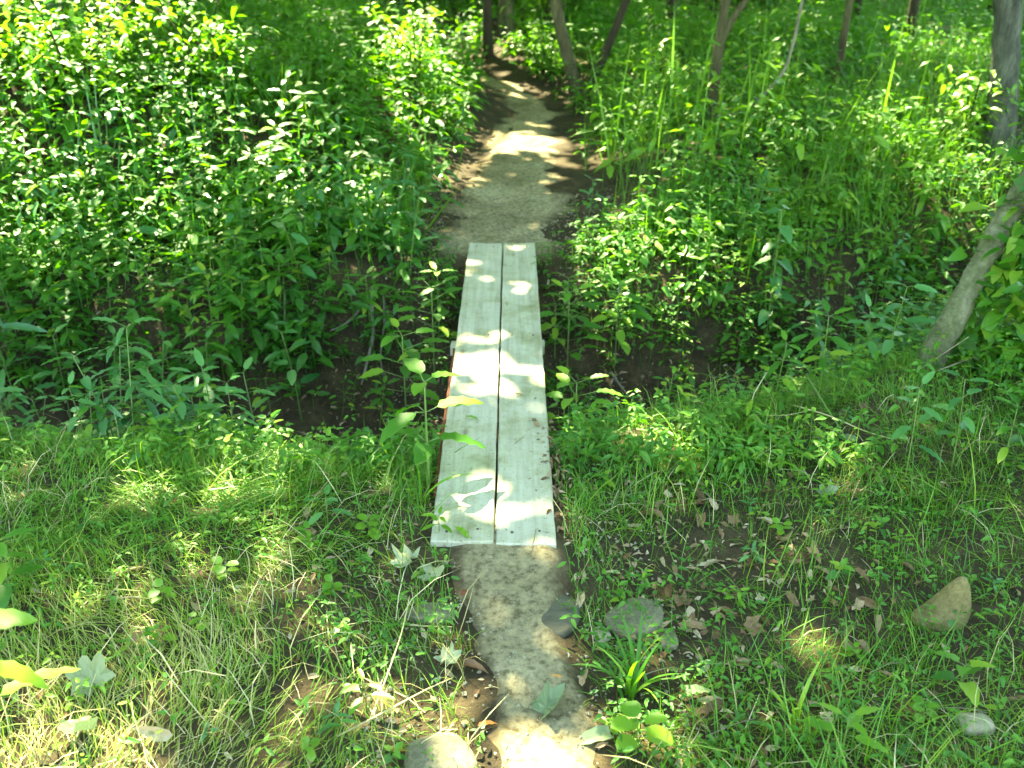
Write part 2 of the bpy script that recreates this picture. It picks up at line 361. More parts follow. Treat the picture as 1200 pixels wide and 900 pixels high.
def trail(name, y0, y1):
    ys = np.arange(y0, y1, .035); us = np.linspace(-1, 1, 31)
    U, YY = np.meshgrid(us, ys); wob = 1 + .55 * (vn(U * 0 + np.sign(U) * 3, YY, .16, 11) - .5) + .5 * (vn(U * 0 + np.sign(U) * 7, YY, .6, 12) - .5) + .2 * (vn(U * 0 + np.sign(U) * 7, YY, .05, 15) - .5)
    XX = path_x(YY) + U * path_w(YY) * 1.25 * wob
    edge = sstep(1.0, .5, np.abs(U)) * sstep(y0, y0 + .12, YY) * sstep(y1, y1 - .12, YY)
    ZZ = H(XX, YY) + .009 * edge - .010 * (1 - edge) + .018 * (vn(XX, YY, .12, 13) - .5) + .007 * (vn(XX, YY, .045, 14) - .5)
    n_, k_ = len(ys), len(us); V = np.stack([XX, YY, ZZ], -1).reshape(-1, 3)
    idx = (np.arange(n_ - 1)[:, None] * k_ + np.arange(k_ - 1)[None]).reshape(-1)
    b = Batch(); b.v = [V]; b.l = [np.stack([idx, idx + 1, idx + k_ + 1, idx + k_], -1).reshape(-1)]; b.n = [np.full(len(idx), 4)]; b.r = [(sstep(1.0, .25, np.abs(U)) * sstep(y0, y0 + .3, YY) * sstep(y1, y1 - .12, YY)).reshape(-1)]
    return tag(b.build(name, M['dirt'], smooth=True), kind='structure')
trail('dirt_path', -2.5, 2.55)
trail('dirt_path', 4.85, 14)
# worn mound further along the trail, on the right among the trees
pm = at(1105, 52); b = Batch()
us = np.linspace(-1, 1, 15); U, W = np.meshgrid(us, us); XX = pm[0] + U * .75; YY = pm[1] + W * 1.1
ZZ = H(XX, YY) + .22 * np.exp(-(U ** 2 + W ** 2) * 2.2) - .05 + .03 * (vn(XX, YY, .2, 8) - .5)
idx = (np.arange(14)[:, None] * 15 + np.arange(14)[None]).reshape(-1)
b.v = [np.stack([XX, YY, ZZ], -1).reshape(-1, 3)]; b.l = [np.stack([idx, idx + 1, idx + 16, idx + 15], -1).reshape(-1)]; b.n = [np.full(len(idx), 4)]; b.r = [np.full(225, .5)]
tag(b.build('bare_mound', M['dirt'], smooth=True), kind='structure')

# ------------------------------------------------------------------ plank footbridge
def board(x0, x1, y0, y1, z0, z1, nxs=6, nys=50, seed=0, bev=.004, skew=0.0, cup=.002):
    """solid board, worn edges, slight cup and twist"""
    rr = np.random.default_rng(seed); V = []; F = []
    xs = np.concatenate([[x0], np.linspace(x0 + bev, x1 - bev, nxs), [x1]]); ys = np.concatenate([[y0], np.linspace(y0 + bev, y1 - bev, nys), [y1]])
    nxx, nyy = len(xs), len(ys)
    for top in (1, 0):
        for j, y in enumerate(ys):
            for i, x in enumerate(xs):
                e = (i in (0, nxx - 1)) or (j in (0, nyy - 1)); u = (x - (x0 + x1) / 2) / (x1 - x0) * 2
                z = (z1 if top else z0) + cup * u * u + .003 * math.sin(y * 1.7 + seed) * u
                if e: z += -bev if top else bev
                xx = x + (.0008 * math.sin(y * 17 + seed) + .0007 * math.sin(y * 57 + seed * 3) if i in (0, nxx - 1) else 0)
                yy = y + (skew * u if j < 2 else 0) + (.0015 * math.sin(x * 90 + seed) if j in (0, nyy - 1) else 0)
                V.append((xx, yy, z))
    o = nxx * nyy
    for j in range(nyy - 1):
        for i in range(nxx - 1):
            a = j * nxx + i; F.append((a, a + 1, a + nxx + 1, a + nxx)); F.append((o + a, o + a + nxx, o + a + nxx + 1, o + a + 1))
    for i in range(nxx - 1): F.append((i + 1, i, o + i, o + i + 1)); a = (nyy - 1) * nxx + i; F.append((a, a + 1, o + a + 1, o + a))
    for j in range(nyy - 1): a = j * nxx; F.append((a, a + nxx, o + a + nxx, o + a)); a += nxx - 1; F.append((a + nxx, a, o + a, o + a + nxx))
    return V, F
def add_board(name, mat, parent, *a, **k):
    b = Batch(); b.raw(*board(*a, **k)); return b.build(name, mat, parent)
br = thing('plank_footbridge', 'pale weathered footbridge of two long planks laid side by side over the gully', 'footbridge', (-.05, 2.28, 0))
add_board('plank', M['plank'], br, -.185, -.0035, .0, 2.80, .004, .042, seed=1, skew=-.004)
add_board('plank', M['plank'], br, .0035, .176, -.012, 2.80, .004, .042, seed=2, skew=-.006)
lb = add_board('support_beam', M['rust'], br, -.200, -.165, .30, 1.46, -.125, .002, nxs=2, nys=20, seed=3)
lb['label'] = 'rust brown beam under the left plank edge'
add_board('support_beam', M['rust'], br, .130, .165, .30, 2.5, -.125, .002, nxs=2, nys=20, seed=4)
add_board('cleat', M['plank'], br, -.212, .19, 1.475, 1.545, -.04, .0025, nxs=3, nys=3, seed=5)
for (nxp, nyp) in [(-.14, .05), (-.05, .06), (.05, .045), (.13, .05), (-.14, 1.5), (-.05, 1.51), (.05, 1.5), (.14, 1.51), (-.14, 2.74), (-.05, 2.73), (.05, 2.74), (.13, 2.73)]:
    b = Batch(); b.tube([(nxp, nyp, .038), (nxp, nyp, .0445), (nxp, nyp, .046)], [.004, .0045, .003], 8); b.build('nail', M['nail'], br)

# ------------------------------------------------------------------ trees
SUNSPOTS = []   # openings cut into the unseen canopy to throw sun patches at chosen places
def spot(px, py, rx, ry, z=0.0, keep=0.0, rot=0.0):
    q = on_plank(px, py)
    if abs(q[0] + .05) < .25 and 2.2 < q[1] < 5.1: SUNSPOTS.append((q[0], q[1], .044, rx, ry, keep, rot)); return
    p = at(px, py, z); SUNSPOTS.append((p[0], p[1], p[2] + z, rx, ry, keep, rot))
spot(606, 176, .42, .17, 0, 0, .0); spot(575, 165, .2, .07); spot(618, 158, .22, .05, 0, .1); spot(600, 228, .16, .0, 0, .5)
spot(575, 424, .12, .0, .04, .12, -.3); spot(615, 440, .08, .06, .04, .1, -.3); spot(560, 456, .12, -.03, .04, 0, -.2); spot(560, 395, .05, -.02, .04, .4)
spot(545, 592, .08, .04, .04, .3); spot(605, 597, .06, .02, .04, 0); spot(548, 545, .08, -.05, .04, .2)
spot(635, 885, .08, .05, 0, 0)
spot(790, 490, .20, .22, 0, .0); spot(760, 475, .15, .1, .1); spot(850, 420, .35, .12, .1, .3); spot(830, 360, .3, .2, .2, .5)
for q in [(70, 40), (30, 60), (130, 45), (90, 75)]: spot(*q, .75, .45, .5, .0)
for q in [(230, 50), (265, 75), (280, 95), (200, 35), (180, 70)]: spot(*q, .20, .18, .5, .2)
spot(495, 60, .3, .6, .4, 0); spot(488, 115, .16, .3, .3, 0); spot(535, 135, .15, .3, .2, .1); spot(520, 165, .15, .15, .15, .1)
spot(515, 20, .6, .7, .4, .1); spot(590, 45, .5, .6, .3, .2); spot(640, 55, .4, .5, .3, .2); spot(450, 20, .6, .5, .4, .3)
spot(1130, 140, .30, .40, .4, 0); spot(1090, 165, .25, .3, .3, .3); spot(1150, 120, .2, .3, .5, 0); spot(1105, 62, .4, .5, .1, .0); spot(780, 100, .5, .4, .3, .4)
spot(700, 170, .3, .15, .1, .3); spot(380, 760, .15, .2, 0, .35); spot(250, 700, .3, .16, 0, .4); spot(310, 790, .2, .16, 0, .3); spot(400, 880, .2, .12, 0, .1); spot(20, 780, .22, .12, .2, 0)
spot(70, 870, .2, .1, .05, .4); spot(440, 810, .12, .1, .05, .2); spot(330, 640, .3, .1, 0, .6); spot(230, 570, .4, .08, 0, .5); spot(515, 392, .07, .05, .35, 0)
spot(710, 870, .12, .06, .03, .2); spot(805, 815, .1, .05, .03, .2); spot(960, 670, .2, .1, 0, .5); spot(920, 420, .3, .1, .1, .5); spot(1000, 20, .3, .3, .8, .2)
spot(330, 150, .2, .2, .4, .4); spot(380, 90, .3, .3, .5, .4); spot(850, 870, .15, .1, 0, .3); spot(1000, 800, .1, .1, 0, .5)
NSPOT = len(SUNSPOTS)
for n_, xr_, yr_, z_, lo_, hi_ in [(26, (-2.2, 2.2), (1.3, 5), .05, .02, .09), (230, (-7, 8), (5.5, 17), .3, .05, .17), (40, (-7, -1.5), (9.5, 14), .5, .06, .20), (60, (.6, 4), (4.5, 8), .25, .04, .12)]:   # small random gaps cut for extra sun flecks
    for _ in range(n_):
        sx_, sy_ = rng.uniform(*xr_), rng.uniform(*yr_)
        if abs(sx_) < .55 and 2.2 < sy_ < 8: continue
        if -7 < sx_ < -.7 and sy_ < 9.6 and rng.random() < .9: continue
        SUNSPOTS.append((sx_, sy_, z_, rng.uniform(lo_, hi_), rng.uniform(lo_, hi_) * .8, .2, rng.uniform(0, 3)))

TREES = []
def spline(pts, n=26):
    pts = np.array(pts, float); t = np.linspace(0, 1, len(pts)); tt = np.linspace(0, 1, n)
    out = np.stack([np.interp(tt, t, pts[:, k]) for k in range(3)], -1)
    for _ in range(3): out[1:-1] = (out[:-2] + 2 * out[1:-1] + out[2:]) / 4
    return out
def tree(name, label, base, offs, r0, mat, cat='tree', shade_crown=True, limbs=(), seg=12, group=None):
    t = thing(name, label, cat, tuple(base), 0, group)
    pts = spline([(o[0], o[1], o[2]) for o in offs], 30); m = len(pts)
    k = np.linspace(0, 1, m); rad = r0 * (1 - .55 * k); rad[:3] *= [1.6, 1.25, 1.08]
    b = Batch(); b.tube(pts, rad, seg, rough=.2); tr = b.build('trunk', mat, t, smooth=True)
    for (lo, lr) in limbs:
        b = Batch(); lp = spline(lo, 22); b.tube(lp, lr * np.linspace(1, .35, 22), 8, rough=.12); b.build('branch', mat, t, smooth=True)
    top = pts[-1]
    if shade_crown:
        b = Batch(); tp = []
        for i in range(6):
            a = i * 1.05 + rng.random(); z0 = rng.uniform(.55, .95); s = pts[int(z0 * (m - 1))]
            e = top + np.array([math.cos(a) * 2.1, math.sin(a) * 2.1, rng.uniform(.3, 1.6)])
            b.tube(spline([s, (s + e) / 2 + (0, 0, .3), e], 10), r0 * .35 * np.linspace(1, .3, 10), 6, rough=.1)
        b.build('limb', mat, t, smooth=True)
        TREES.append((t, np.array(base), np.array(base) + top))
    return t

def rad_px(px, p):
    zc = p[1] * math.cos(PITCH) + (CAM[2] - p[2]) * math.sin(PITCH); return px / 2 * zc / FPX
p = at(680, 116); tree('slender_tree', 'slender olive-barked tree curving up left beside the bend of the trail', p,
    [(0, 0, -.1), (-.10, 0, .3), (-.22, 0, .7), (-.29, .05, 1.2), (-.3, .1, 2.5), (-.1, .3, 6.5)], rad_px(17, p), M['bark'])
p = at(688, 113); tree('slender_tree', 'thin dark sapling leaning right out of the foot of the curved tree', p,
    [(0, 0, -.1), (.05, 0, .15), (.20, 0, .5), (.36, 0, .95), (.55, 0, 1.7), (1.3, .4, 6)], rad_px(12, p), M['dark_bark'])
p = at(832, 150); tree('slender_tree', 'slim straight tree with a side branch rising right above tall green weeds', p,
    [(0, 0, -.1), (.0, 0, .4), (.03, 0, .9), (.08, 0, 1.5), (.15, .1, 3), (.3, .3, 6.3)], rad_px(14, p), M['bark'],
    limbs=[([(0.0, 0, .55), (.10, 0, .78), (.25, 0, .98), (.48, .0, 1.2), (1.0, .1, 2.0)], .028)])
pv = at(838, 150)
vt = thing('hanging_vine', 'bare woody vine sagging in a loop beside the slim tree with the side branch', 'vine', tuple(pv))
b = Batch(); b.tube(spline([(-.02, -.08, .1), (.18, -.08, .12), (.33, -.08, .27), (.45, -.08, .42), (.50, -.06, .7), (.52, -.04, 1.05), (.5, 0, 2.2), (.3, .05, 4.2)], 40), .011, 7, rough=.3); b.build('woody_stem', M['root'], vt, smooth=True)
p = at(978, 112); tree('slender_tree', 'thin pale-edged sapling standing alone in the tall grass at right', p,
    [(0, 0, -.1), (.01, 0, .6), (.03, 0, 1.3), (.1, 0, 3), (.2, .2, 6)], rad_px(10, p), M['bark'])
p = at(1172, 178); tree('forest_tree', 'stout grey-barked trunk at the right edge with creeper leaves at its foot', p,
    [(0, 0, -.15), (-.08, 0, .5), (-.22, 0, 1.3), (-.3, 0, 3.5), (-.4, .3, 8)], rad_px(36, p), M['grey_bark'], seg=16)
p = at(1095, 432); LEAN = p; tree('leaning_tree', 'mossy trunk leaning right over the gully edge, wrapped in heart-leaved creeper', p,
    [(-.06, 0, -.12), (.0, .02, .08), (.09, .05, .30), (.20, .1, .60), (.55, .2, 1.4), (1.9, .5, 4.5)], rad_px(50, p) * .72, M['moss_bark'], shade_crown=True)
p = at(572, 66); tree('forest_tree', 'thin brown trunk just left of the stout trunk above the end of the trail', p, [(0, 0, -.1), (0, 0, 2), (.1, 0, 7)], rad_px(11, p), M['dark_bark'])
p = at(593, 42); tree('forest_tree', 'stout brown trunk straight above the end of the trail', p, [(0, 0, -.1), (0, 0, 2), (0, 0, 7.5)], rad_px(19, p), M['bark'])
p = at(640, 40); tree('forest_tree', 'thin grey sapling between the stout brown trunk and the curved tree', p, [(0, 0, -.1), (-.02, 0, 2), (.1, 0, 7)], rad_px(7, p), M['dark_bark'])
p = at(785, 48); tree('forest_tree', 'dark distant trunk between the leaning sapling and the slim branching tree', p, [(0, 0, -.1), (0, 0, 2), (.1, 0, 7)], rad_px(14, p), M['dark_bark'])
p = at(470, 34); tree('forest_tree', 'dark trunk behind the sunlit leaves left of the trail end', p, [(0, 0, -.1), (0, 0, 2), (-.1, 0, 7)], rad_px(15, p), M['dark_bark'])
p = at(412, 22); tree('forest_tree', 'faint dark trunk deep in the leaves, left of the other trunks', p, [(0, 0, -.1), (0, 0, 2), (.1, 0, 7)], rad_px(12, p), M['dark_bark'])
p = at(1062, 60); tree('forest_tree', 'dark trunk just left of the bare earth mound at upper right', p, [(0, 0, -.1), (0, 0, 2), (.1, 0, 7)], rad_px(12, p), M['dark_bark'])
p = at(1158, 38); tree('forest_tree', 'dark far trunk between the bare mound and the stout right-edge trunk', p, [(0, 0, -.1), (0, 0, 2), (.1, 0, 7)], rad_px(13, p), M['dark_bark'])
p = at(868, 30); tree('forest_tree', 'thin dark far trunk just right of the slim tree with a side branch', p, [(0, 0, -.1), (0, 0, 2), (.1, 0, 7)], rad_px(7, p), M['dark_bark'])
p = at(1000, 40); tree('forest_tree', 'dark far trunk right of the pale-edged sapling', p, [(0, 0, -.1), (.02, 0, 2), (.1, 0, 7)], rad_px(9, p), M['dark_bark'])
p = at(60, 4); tree('forest_tree', 'dark trunk in the leaves at the top left corner', p, [(0, 0, -.1), (0, 0, 2), (.1, 0, 7)], rad_px(13, p), M['dark_bark'])
# unseen trees added outside the frame to carry the shading canopy
for (x, y, lab) in [(-5.4, 5.2, 'nearest unseen shade tree left of the gully'), (-7.6, 9.5, 'unseen shade tree on the bank far to the left'), (-4.6, 1.2, 'unseen shade tree left of the near grass'),
                    (4.6, 2.6, 'unseen shade tree right of the near grass'), (-2.5, 17.5, 'unseen tall tree far behind the bend of the trail'), (3.4, 17.5, 'unseen tall tree behind the distant undergrowth'),
                    (7.6, 9, 'unseen shade tree right of the stout trunk'), (-10, 15, 'unseen shade tree deep in the woods at left'), (-6, 21, 'unseen tall tree in the woods behind the left bank')]:
    tree('unseen_shade_tree', lab, (x, y, float(H(x, y))), [(0, 0, -.1), (.05, 0, 2), (.1, .1, 8)], .16, M['bark'])

# canopy: unseen leaf layer added for shade, cut for sun patches, split by tree
def canopy():
    gx_, gy_ = np.meshgrid(np.arange(-11.5, 7, .56), np.arange(3.4, 26.5, .56)); cs = []
    for z0 in (5.0, 6.0, 6.9, 7.8, 8.7):                                # storeys of sprays, evenly spread to close off the sun
        cs.append(np.stack([gx_ + rng.uniform(-.28, .28, gx_.shape), gy_ + rng.uniform(-.28, .28, gx_.shape), z0 + rng.uniform(-.4, .4, gx_.shape)], -1).reshape(-1, 3))
    cs = np.concatenate(cs); NS = len(cs); cx, cy, cz = cs.T; k = 22; T = T_diamond(.62)
    a = rng.uniform(0, 2 * np.pi, (NS, k)); rr = .48 * rng.uniform(0, 1, (NS, k)) ** .6
    P = np.stack([cx[:, None] + np.cos(a) * rr, cy[:, None] + np.sin(a) * rr, cz[:, None] + rng.normal(0, .11, (NS, k)) - rr * .15], -1).reshape(-1, 3)
    keep = np.ones(len(P), bool); u = rng.random(len(P))
    for si, (x, y, z, rx, ry, kp, rot) in enumerate(SUNSPOTS):
        pad = .13 if si < NSPOT else .06
        t = (P[:, 2] - z) / SD[2]; qx = P[:, 0] - t * SD[0] - x; qy = P[:, 1] - t * SD[1] - y
        c, s = math.cos(rot), math.sin(rot); q1 = (qx * c - qy * s) / (rx + pad); q2 = (qx * s + qy * c) / (ry + pad)
        keep &= ~((q1 ** 2 + q2 ** 2 < 1) & (u > kp))
    P = P[keep]
    # low and outer fringe stays open so skylight reaches the ground from the sides
    D = np.stack([(P[:, 0] - t[2][0]) ** 2 + (P[:, 1] - t[2][1]) ** 2 for t in TREES], -1); own = D.argmin(-1)
    for i, (t, base, top) in enumerate(TREES):
        Q = P[own == i]
        if len(Q) < 3: continue
        n = len(Q); b = Batch()
        b.add(T, Q - base, rng.uniform(.17, .29, n), rng.uniform(0, 6.28, n), rng.normal(-.15, .35, n), rng.normal(0, .4, n))
        b.build('shade_crown', M['leaf_canopy'], t)
canopy()

# ------------------------------------------------------------------ masks
def clear(x, y, pad=0.0):
    """1 where plants may stand"""
    d = np.abs(x - path_x(y)) / (path_w(y) * (1.0 + pad))
    onpath = (d < 1) & ((y < 2.45) | (y > 4.9))
    onbr = (np.abs(x + .055) < .205 + pad * .1) & (y > 2.2) & (y < 5.12)
    return ~(onpath | onbr)
def infrustum(x, y, m=1.2, ext=1.7):
    return np.abs(x) < (y * .9 + .72) * .532 * m + ext

# ------------------------------------------------------------------ grass (stuff)
BL = [T_blade(.35, .028), T_blade(.8, .026), T_blade(1.3, .024), T_blade(1.75, .022), T_blade(1.1, .03, 3, .25)]
def grassfield(name, N, xr, yr, dens, ln, rl, mat=None, wide=1.0, which=(0, 1, 2, 3, 4), combed=None, lean=.35):
    x = rng.uniform(*xr, N); y = rng.uniform(*yr, N)
    k = clear(x, y) & infrustum(x, y) & (rng.random(N) < dens(x, y)); x, y = x[k], y[k]; n = len(x)
    P = np.stack([x, y, H(x, y) - .006], -1)
    L = rng.uniform(*ln, n) * (0.65 + .7 * vn(x, y, .35, 21))
    yaw = rng.uniform(0, 6.28, n)
    if combed is not None:
        yaw = combed + 2.6 * (vn(x, y, .5, 23) - .5) * 2 + rng.normal(0, .55, n)
    rn = np.clip(rl(x, y, n), 0, 1); b = Batch(); w_ = rng.integers(0, len(which), n)
    for i, q in enumerate(which):
        m = w_ == i; T = (BL[q][0] * np.array([wide, 1, 1]), BL[q][1])
        b.add(T, P[m], L[m], yaw[m], (rng.normal(0, lean, m.sum()) if lean < .6 else np.where(rng.random(m.sum()) < .7, -rng.normal(.95, .3, m.sum()), rng.normal(0, .5, m.sum()))), rng.normal(0, .25, m.sum()), rn[m])
    return tag(b.build(name, mat or M['grass']), kind='stuff')
def near_dens(x, y):
    n = .55 * vn(x, y, .45, 31) + .45 * vn(x, y, .14, 32)
    d = .28 + .72 * sstep(.25, .52, n)
    px = np.abs(x - path_x(y)) - path_w(y)
    d *= sstep(-.07, .12, px) * .95 + .05
    litter = np.exp(-(((x - .58) / .42) ** 2 + ((y - 2.12) / .5) ** 2)); d *= 1 - .62 * litter       # leaf-littered strip right of the path
    litter = np.exp(-(((x + .95) / .25) ** 2 + ((y - 2.35) / .16) ** 2)); d *= 1 - .6 * litter
    h = H(x, y); d *= sstep(-.42, -.10, h)
    return d
def near_rnd(x, y, n):
    return rng.beta(2, 2.6, n) * .8 + .30 * (vn(x, y, .6, 33) - .35) + .40 * sstep(-.2, -.8, x) * sstep(2.6, 1.7, y)
grassfield('grass', 250000, (-3.8, 3.8), (1.0, 3.7), near_dens, (.03, .115), near_rnd, combed=2.6, lean=.95, wide=.95)
grassfield('grass', 38000, (-3.6, 3.6), (1.1, 3.6), lambda x, y: near_dens(x, y) * sstep(.45, .7, vn(x, y, .8, 35)), (.10, .24), near_rnd, combed=.3, which=(2, 3, 4), wide=.55, lean=1.0)
grassfield('dry_grass', 36000, (-3.2, 3.2), (1.1, 3.2), lambda x, y: .6 * near_dens(x, y) * sstep(.2, .6, vn(x, y, .5, 36)) * (.3 + .7 * (x < 0)), (.08, .22), lambda x, y, n: rng.random(n), mat=M['straw'], which=(2, 3), wide=.6, lean=.9)
def tall_dens(x, y): return sstep(.5, 1.0, x) * sstep(.3, .6, vn(x, y, .7, 37)) * sstep(-.25, 0, H(x, y))
grassfield('tall_grass', 38000, (.4, 7), (4.9, 12), tall_dens, (.14, .40), lambda x, y, n: rng.beta(2, 3, n) * .55, which=(0, 1, 2), wide=.6, lean=.45)
grassfield('tall_grass', 16000, (-6, -.5), (5.0, 10), lambda x, y: sstep(.45, .7, vn(x, y, .7, 38)), (.15, .4), lambda x, y, n: rng.beta(2, 3, n) * .6, which=(0, 1, 2, 4), wide=.8, lean=.3)

# ------------------------------------------------------------------ undergrowth (stuff): tiers of leaves on thin stems
LT = [T_leaf(.58, .14, .22), T_leaf(.52, .05, .35), T_leaf(.62, .2, .12, 'heart'), T_leaf(.46, .1, .3, 'lance')]
ST = T_blade(.18, .02, 2)
def under(name, N, xr, yr, dens, hgt, lsz, mat, tiers=3, per=3, kinds=(0, 1, 2), rb=(2, 2), frust=True, minh=-.55):
    x = rng.uniform(*xr, N); y = rng.uniform(*yr, N)
    k = clear(x, y) & (rng.random(N) < dens(x, y)) & (H(x, y) > minh)
    if frust: k &= infrustum(x, y)
    k &= ~((x > -.9) & (x < .0) & (y > 2.9) & (y < 4.6) & (rng.random(N) < .5))
    k &= ~((x > 0) & (x < .75) & (y > 3.0) & (y < 4.5) & (rng.random(N) < .3))
    x, y = x[k], y[k]; n = len(x); z = H(x, y)
    Hh = rng.uniform(*hgt, n) * (.6 + .8 * vn(x, y, .8, 41)); yaw0 = rng.uniform(0, 6.28, n)
    lx = rng.normal(0, .15, n); ly = rng.normal(-.08, .15, n); rn0 = np.clip(rng.beta(*rb, n) * .6 + .55 * (vn(x, y, .9, 47) - .3), 0, 1)
    b = Batch()
    b.add(ST, np.stack([x, y, z - .01], -1), Hh, yaw0, rng.normal(0, .15, n), 0.0, rn0)
    for t in range(tiers):
        f = 1 - t * .27 - rng.uniform(0, .12, n)
        for j in range(per):
            m = rng.random(n) < (.95 if t == 0 else .8)
            yw = yaw0 + j * 6.283 / per + t * 1.57 + rng.normal(0, .3, n); el = rng.normal(.0 - .1 * t, .26, n)
            P = np.stack([x + lx * Hh * f, y + ly * Hh * f, z + Hh * f], -1); sz = rng.uniform(*lsz, n) * (.75 + .25 * t)
            P = P + np.stack([np.cos(yw), np.sin(yw), el * .5], -1) * (sz * .22)[:, None]
            q = rng.integers(0, len(kinds), n)
            for ki, kk in enumerate(kinds):
                mm = m & (q == ki)
                b.add(LT[kk], P[mm], sz[mm], yw[mm], el[mm], rng.normal(0, .3, mm.sum()), np.clip(rn0[mm] + rng.normal(0, .12, mm.sum()), 0, 1))
    return tag(b.build(name, mat), kind='stuff')
under('undergrowth', 9000, (-8.5, -.3), (4.3, 12.5), lambda x, y: sstep(.15, .45, vn(x, y, .5, 51) + .25) * sstep(.0, .35, path_x(y) - path_w(y) - x), (.12, .44), (.05, .12), M['leaf'], 3, 3, minh=-.6)
under('undergrowth', 8500, (.2, 8), (4.5, 12.5), lambda x, y: sstep(.25, .55, vn(x, y, .6, 52)) * sstep(.0, .35, x - path_x(y) - path_w(y)), (.08, .36), (.045, .09), M['leaf'], 3, 3, minh=-.6)
under('undergrowth', 600, (-6, -.5), (4.3, 10), lambda x, y: sstep(.35, .6, vn(x, y, 1.1, 61)), (.30, .60), (.08, .13), M['leaf_blue'], 4, 3, kinds=(0, 3), minh=-.6)
under('undergrowth', 220, (.6, 6), (4.6, 8.5), lambda x, y: sstep(.4, .6, vn(x, y, 1.1, 62)), (.35, .8), (.08, .14), M['leaf_bright'], 5, 2, kinds=(0, 3), minh=-.6)
under('undergrowth', 5200, (-10, 10), (9.5, 19), lambda x, y: np.ones_like(x), (.12, .5), (.07, .12), M['leaf'], 3, 3)
under('undergrowth', 3000, (-12, 12), (13.5, 22), lambda x, y: np.ones_like(x), (.3, 1.2), (.09, .16), M['leaf'], 3, 3)
under('ground_cover', 13000, (-3.8, 3.8), (1.0, 3.7), lambda x, y: .2 + .8 * sstep(.4, .6, vn(x, y, .4, 53)), (.02, .09), (.014, .040), M['leaf'], 1, 3, kinds=(0, 2), minh=-.4)
under('ground_cover', 13000, (-4.8, 4.8), (2.7, 5.4), lambda x, y: .15 + sstep(.35, .55, vn(x, y, .4, 54)) * (.35 + .65 * sstep(-.5, -.3, H(x, y))), (.04, .20), (.025, .06), M['leaf'], 2, 3, kinds=(0, 2))
# far woods closing the view on all sides
def woods():
    b = Batch(); N = 30000
    a = rng.uniform(-2.3, 2.3, N); rad = rng.uniform(21, 33, N); x = np.sin(a) * rad; y = np.cos(a) * rad + 1
    z = H(x, y) * 0 + .6 + rng.random(N) ** 1.3 * 9
    b.add(T_leaf(.6, .1, .2), np.stack([x, y, z], -1), rng.uniform(.3, .7, N), rng.uniform(0, 6.28, N), rng.normal(-.2, .5, N), rng.normal(0, .4, N))
    tag(b.build('distant_woodland', M['leaf_canopy']), kind='stuff')
woods()

# ------------------------------------------------------------------ plants as individual things
HL = {'ovate': T_leaf(.52, .12, .12, 'ovate', 7), 'broad': T_leaf(.66, .12, .2, 'ovate', 7), 'lance': T_leaf(.32, .15, .30, 'lance', 7), 'heart': T_leaf(.80, .12, .2, 'heart', 7), 'round': T_leaf(.85, .1, .15, 'round', 7)}
def proto_plant(name, cat, kind, Hh, tiers, per, lsz, mat, droop=.1, lean=(0, 0), stemr=.003, petiole=.25, seed=0, top=True, spread=.3):
    rr = np.random.default_rng(seed); t = thing(name, 'x', cat)
    sp = spline([(0, 0, -.02), (lean[0] * .3, lean[1] * .3, Hh * .5), (lean[0], lean[1], Hh)], 10)
    b = Batch(); b.tube(sp, stemr * np.linspace(1.2, .6, 10), 6); lf = Batch()
    for k in range(tiers):
        f = 1 - k * (.78 / max(1, tiers)); P = np.array([np.interp(f, np.linspace(0, 1, 10), sp[:, c]) for c in range(3)])
        for j in range(per):
            yw = k * (1.571 if per == 2 else 2.4) + j * 6.283 / per + rr.normal(0, spread); el = (.25 if k == 0 and top else 0) - droop + rr.normal(0, .18)
            sz = lsz * (.62 + .38 * min(1, (k + 1) / 2.5)) * rr.uniform(.85, 1.12)
            d = np.array([math.cos(yw), math.sin(yw), .35]) * sz * petiole
            b.tube([P, P + d * .6, P + d], stemr * .45, 4)
            lf.add(HL[kind], (P + d)[None], sz, yw, el, rr.normal(0, .2), rr.random())
    b.build('stem', M['stem'], t, smooth=True); lf.build('foliage', M[mat], t, smooth=True)
    return t
PROTO = []
def P_(*a, **k):
    t = proto_plant(*a, **k); PROTO.append(t); return t
nettle = [P_('leafy_plant', 'plant', 'ovate', .42, 4, 2, .115, 'leaf_blue', seed=i, droop=.0 + .05 * i, lean=(.05 * i - .05, -.05)) for i in range(3)]
whorl = [P_('leafy_plant', 'plant', 'ovate', .34, 3, 4, .105, 'leaf', seed=10 + i, droop=.05) for i in range(3)]
lanc = [P_('leafy_plant', 'plant', 'lance', .48, 5, 3, .15, 'leaf_blue', seed=20 + i, droop=.25, lean=(.06, -.08)) for i in range(2)]
broad = [P_('broadleaf_plant', 'plant', 'broad', .36, 3, 3, .14, ['leaf', 'leaf_bright'][i], seed=30 + i, droop=.1, stemr=.0045) for i in range(2)]
low = [P_('small_plant', 'plant', k, .07, 2, 3, .05, m, seed=40 + i, droop=.0, stemr=.0015) for i, (k, m) in enumerate([('ovate', 'leaf_bright'), ('heart', 'leaf'), ('round', 'leaf_bright'), ('ovate', 'leaf_blue')])]
heart = [P_('heart_leaved_plant', 'plant', 'heart', .62, 7, 2, .085, 'leaf_blue', seed=50 + i, droop=.3, stemr=.003) for i in range(2)]
trif = [P_('leafy_plant', 'plant', 'ovate', .26, 4, 3, .085, 'leaf', seed=60 + i, droop=.1, petiole=.9) for i in range(3)]
used = set()
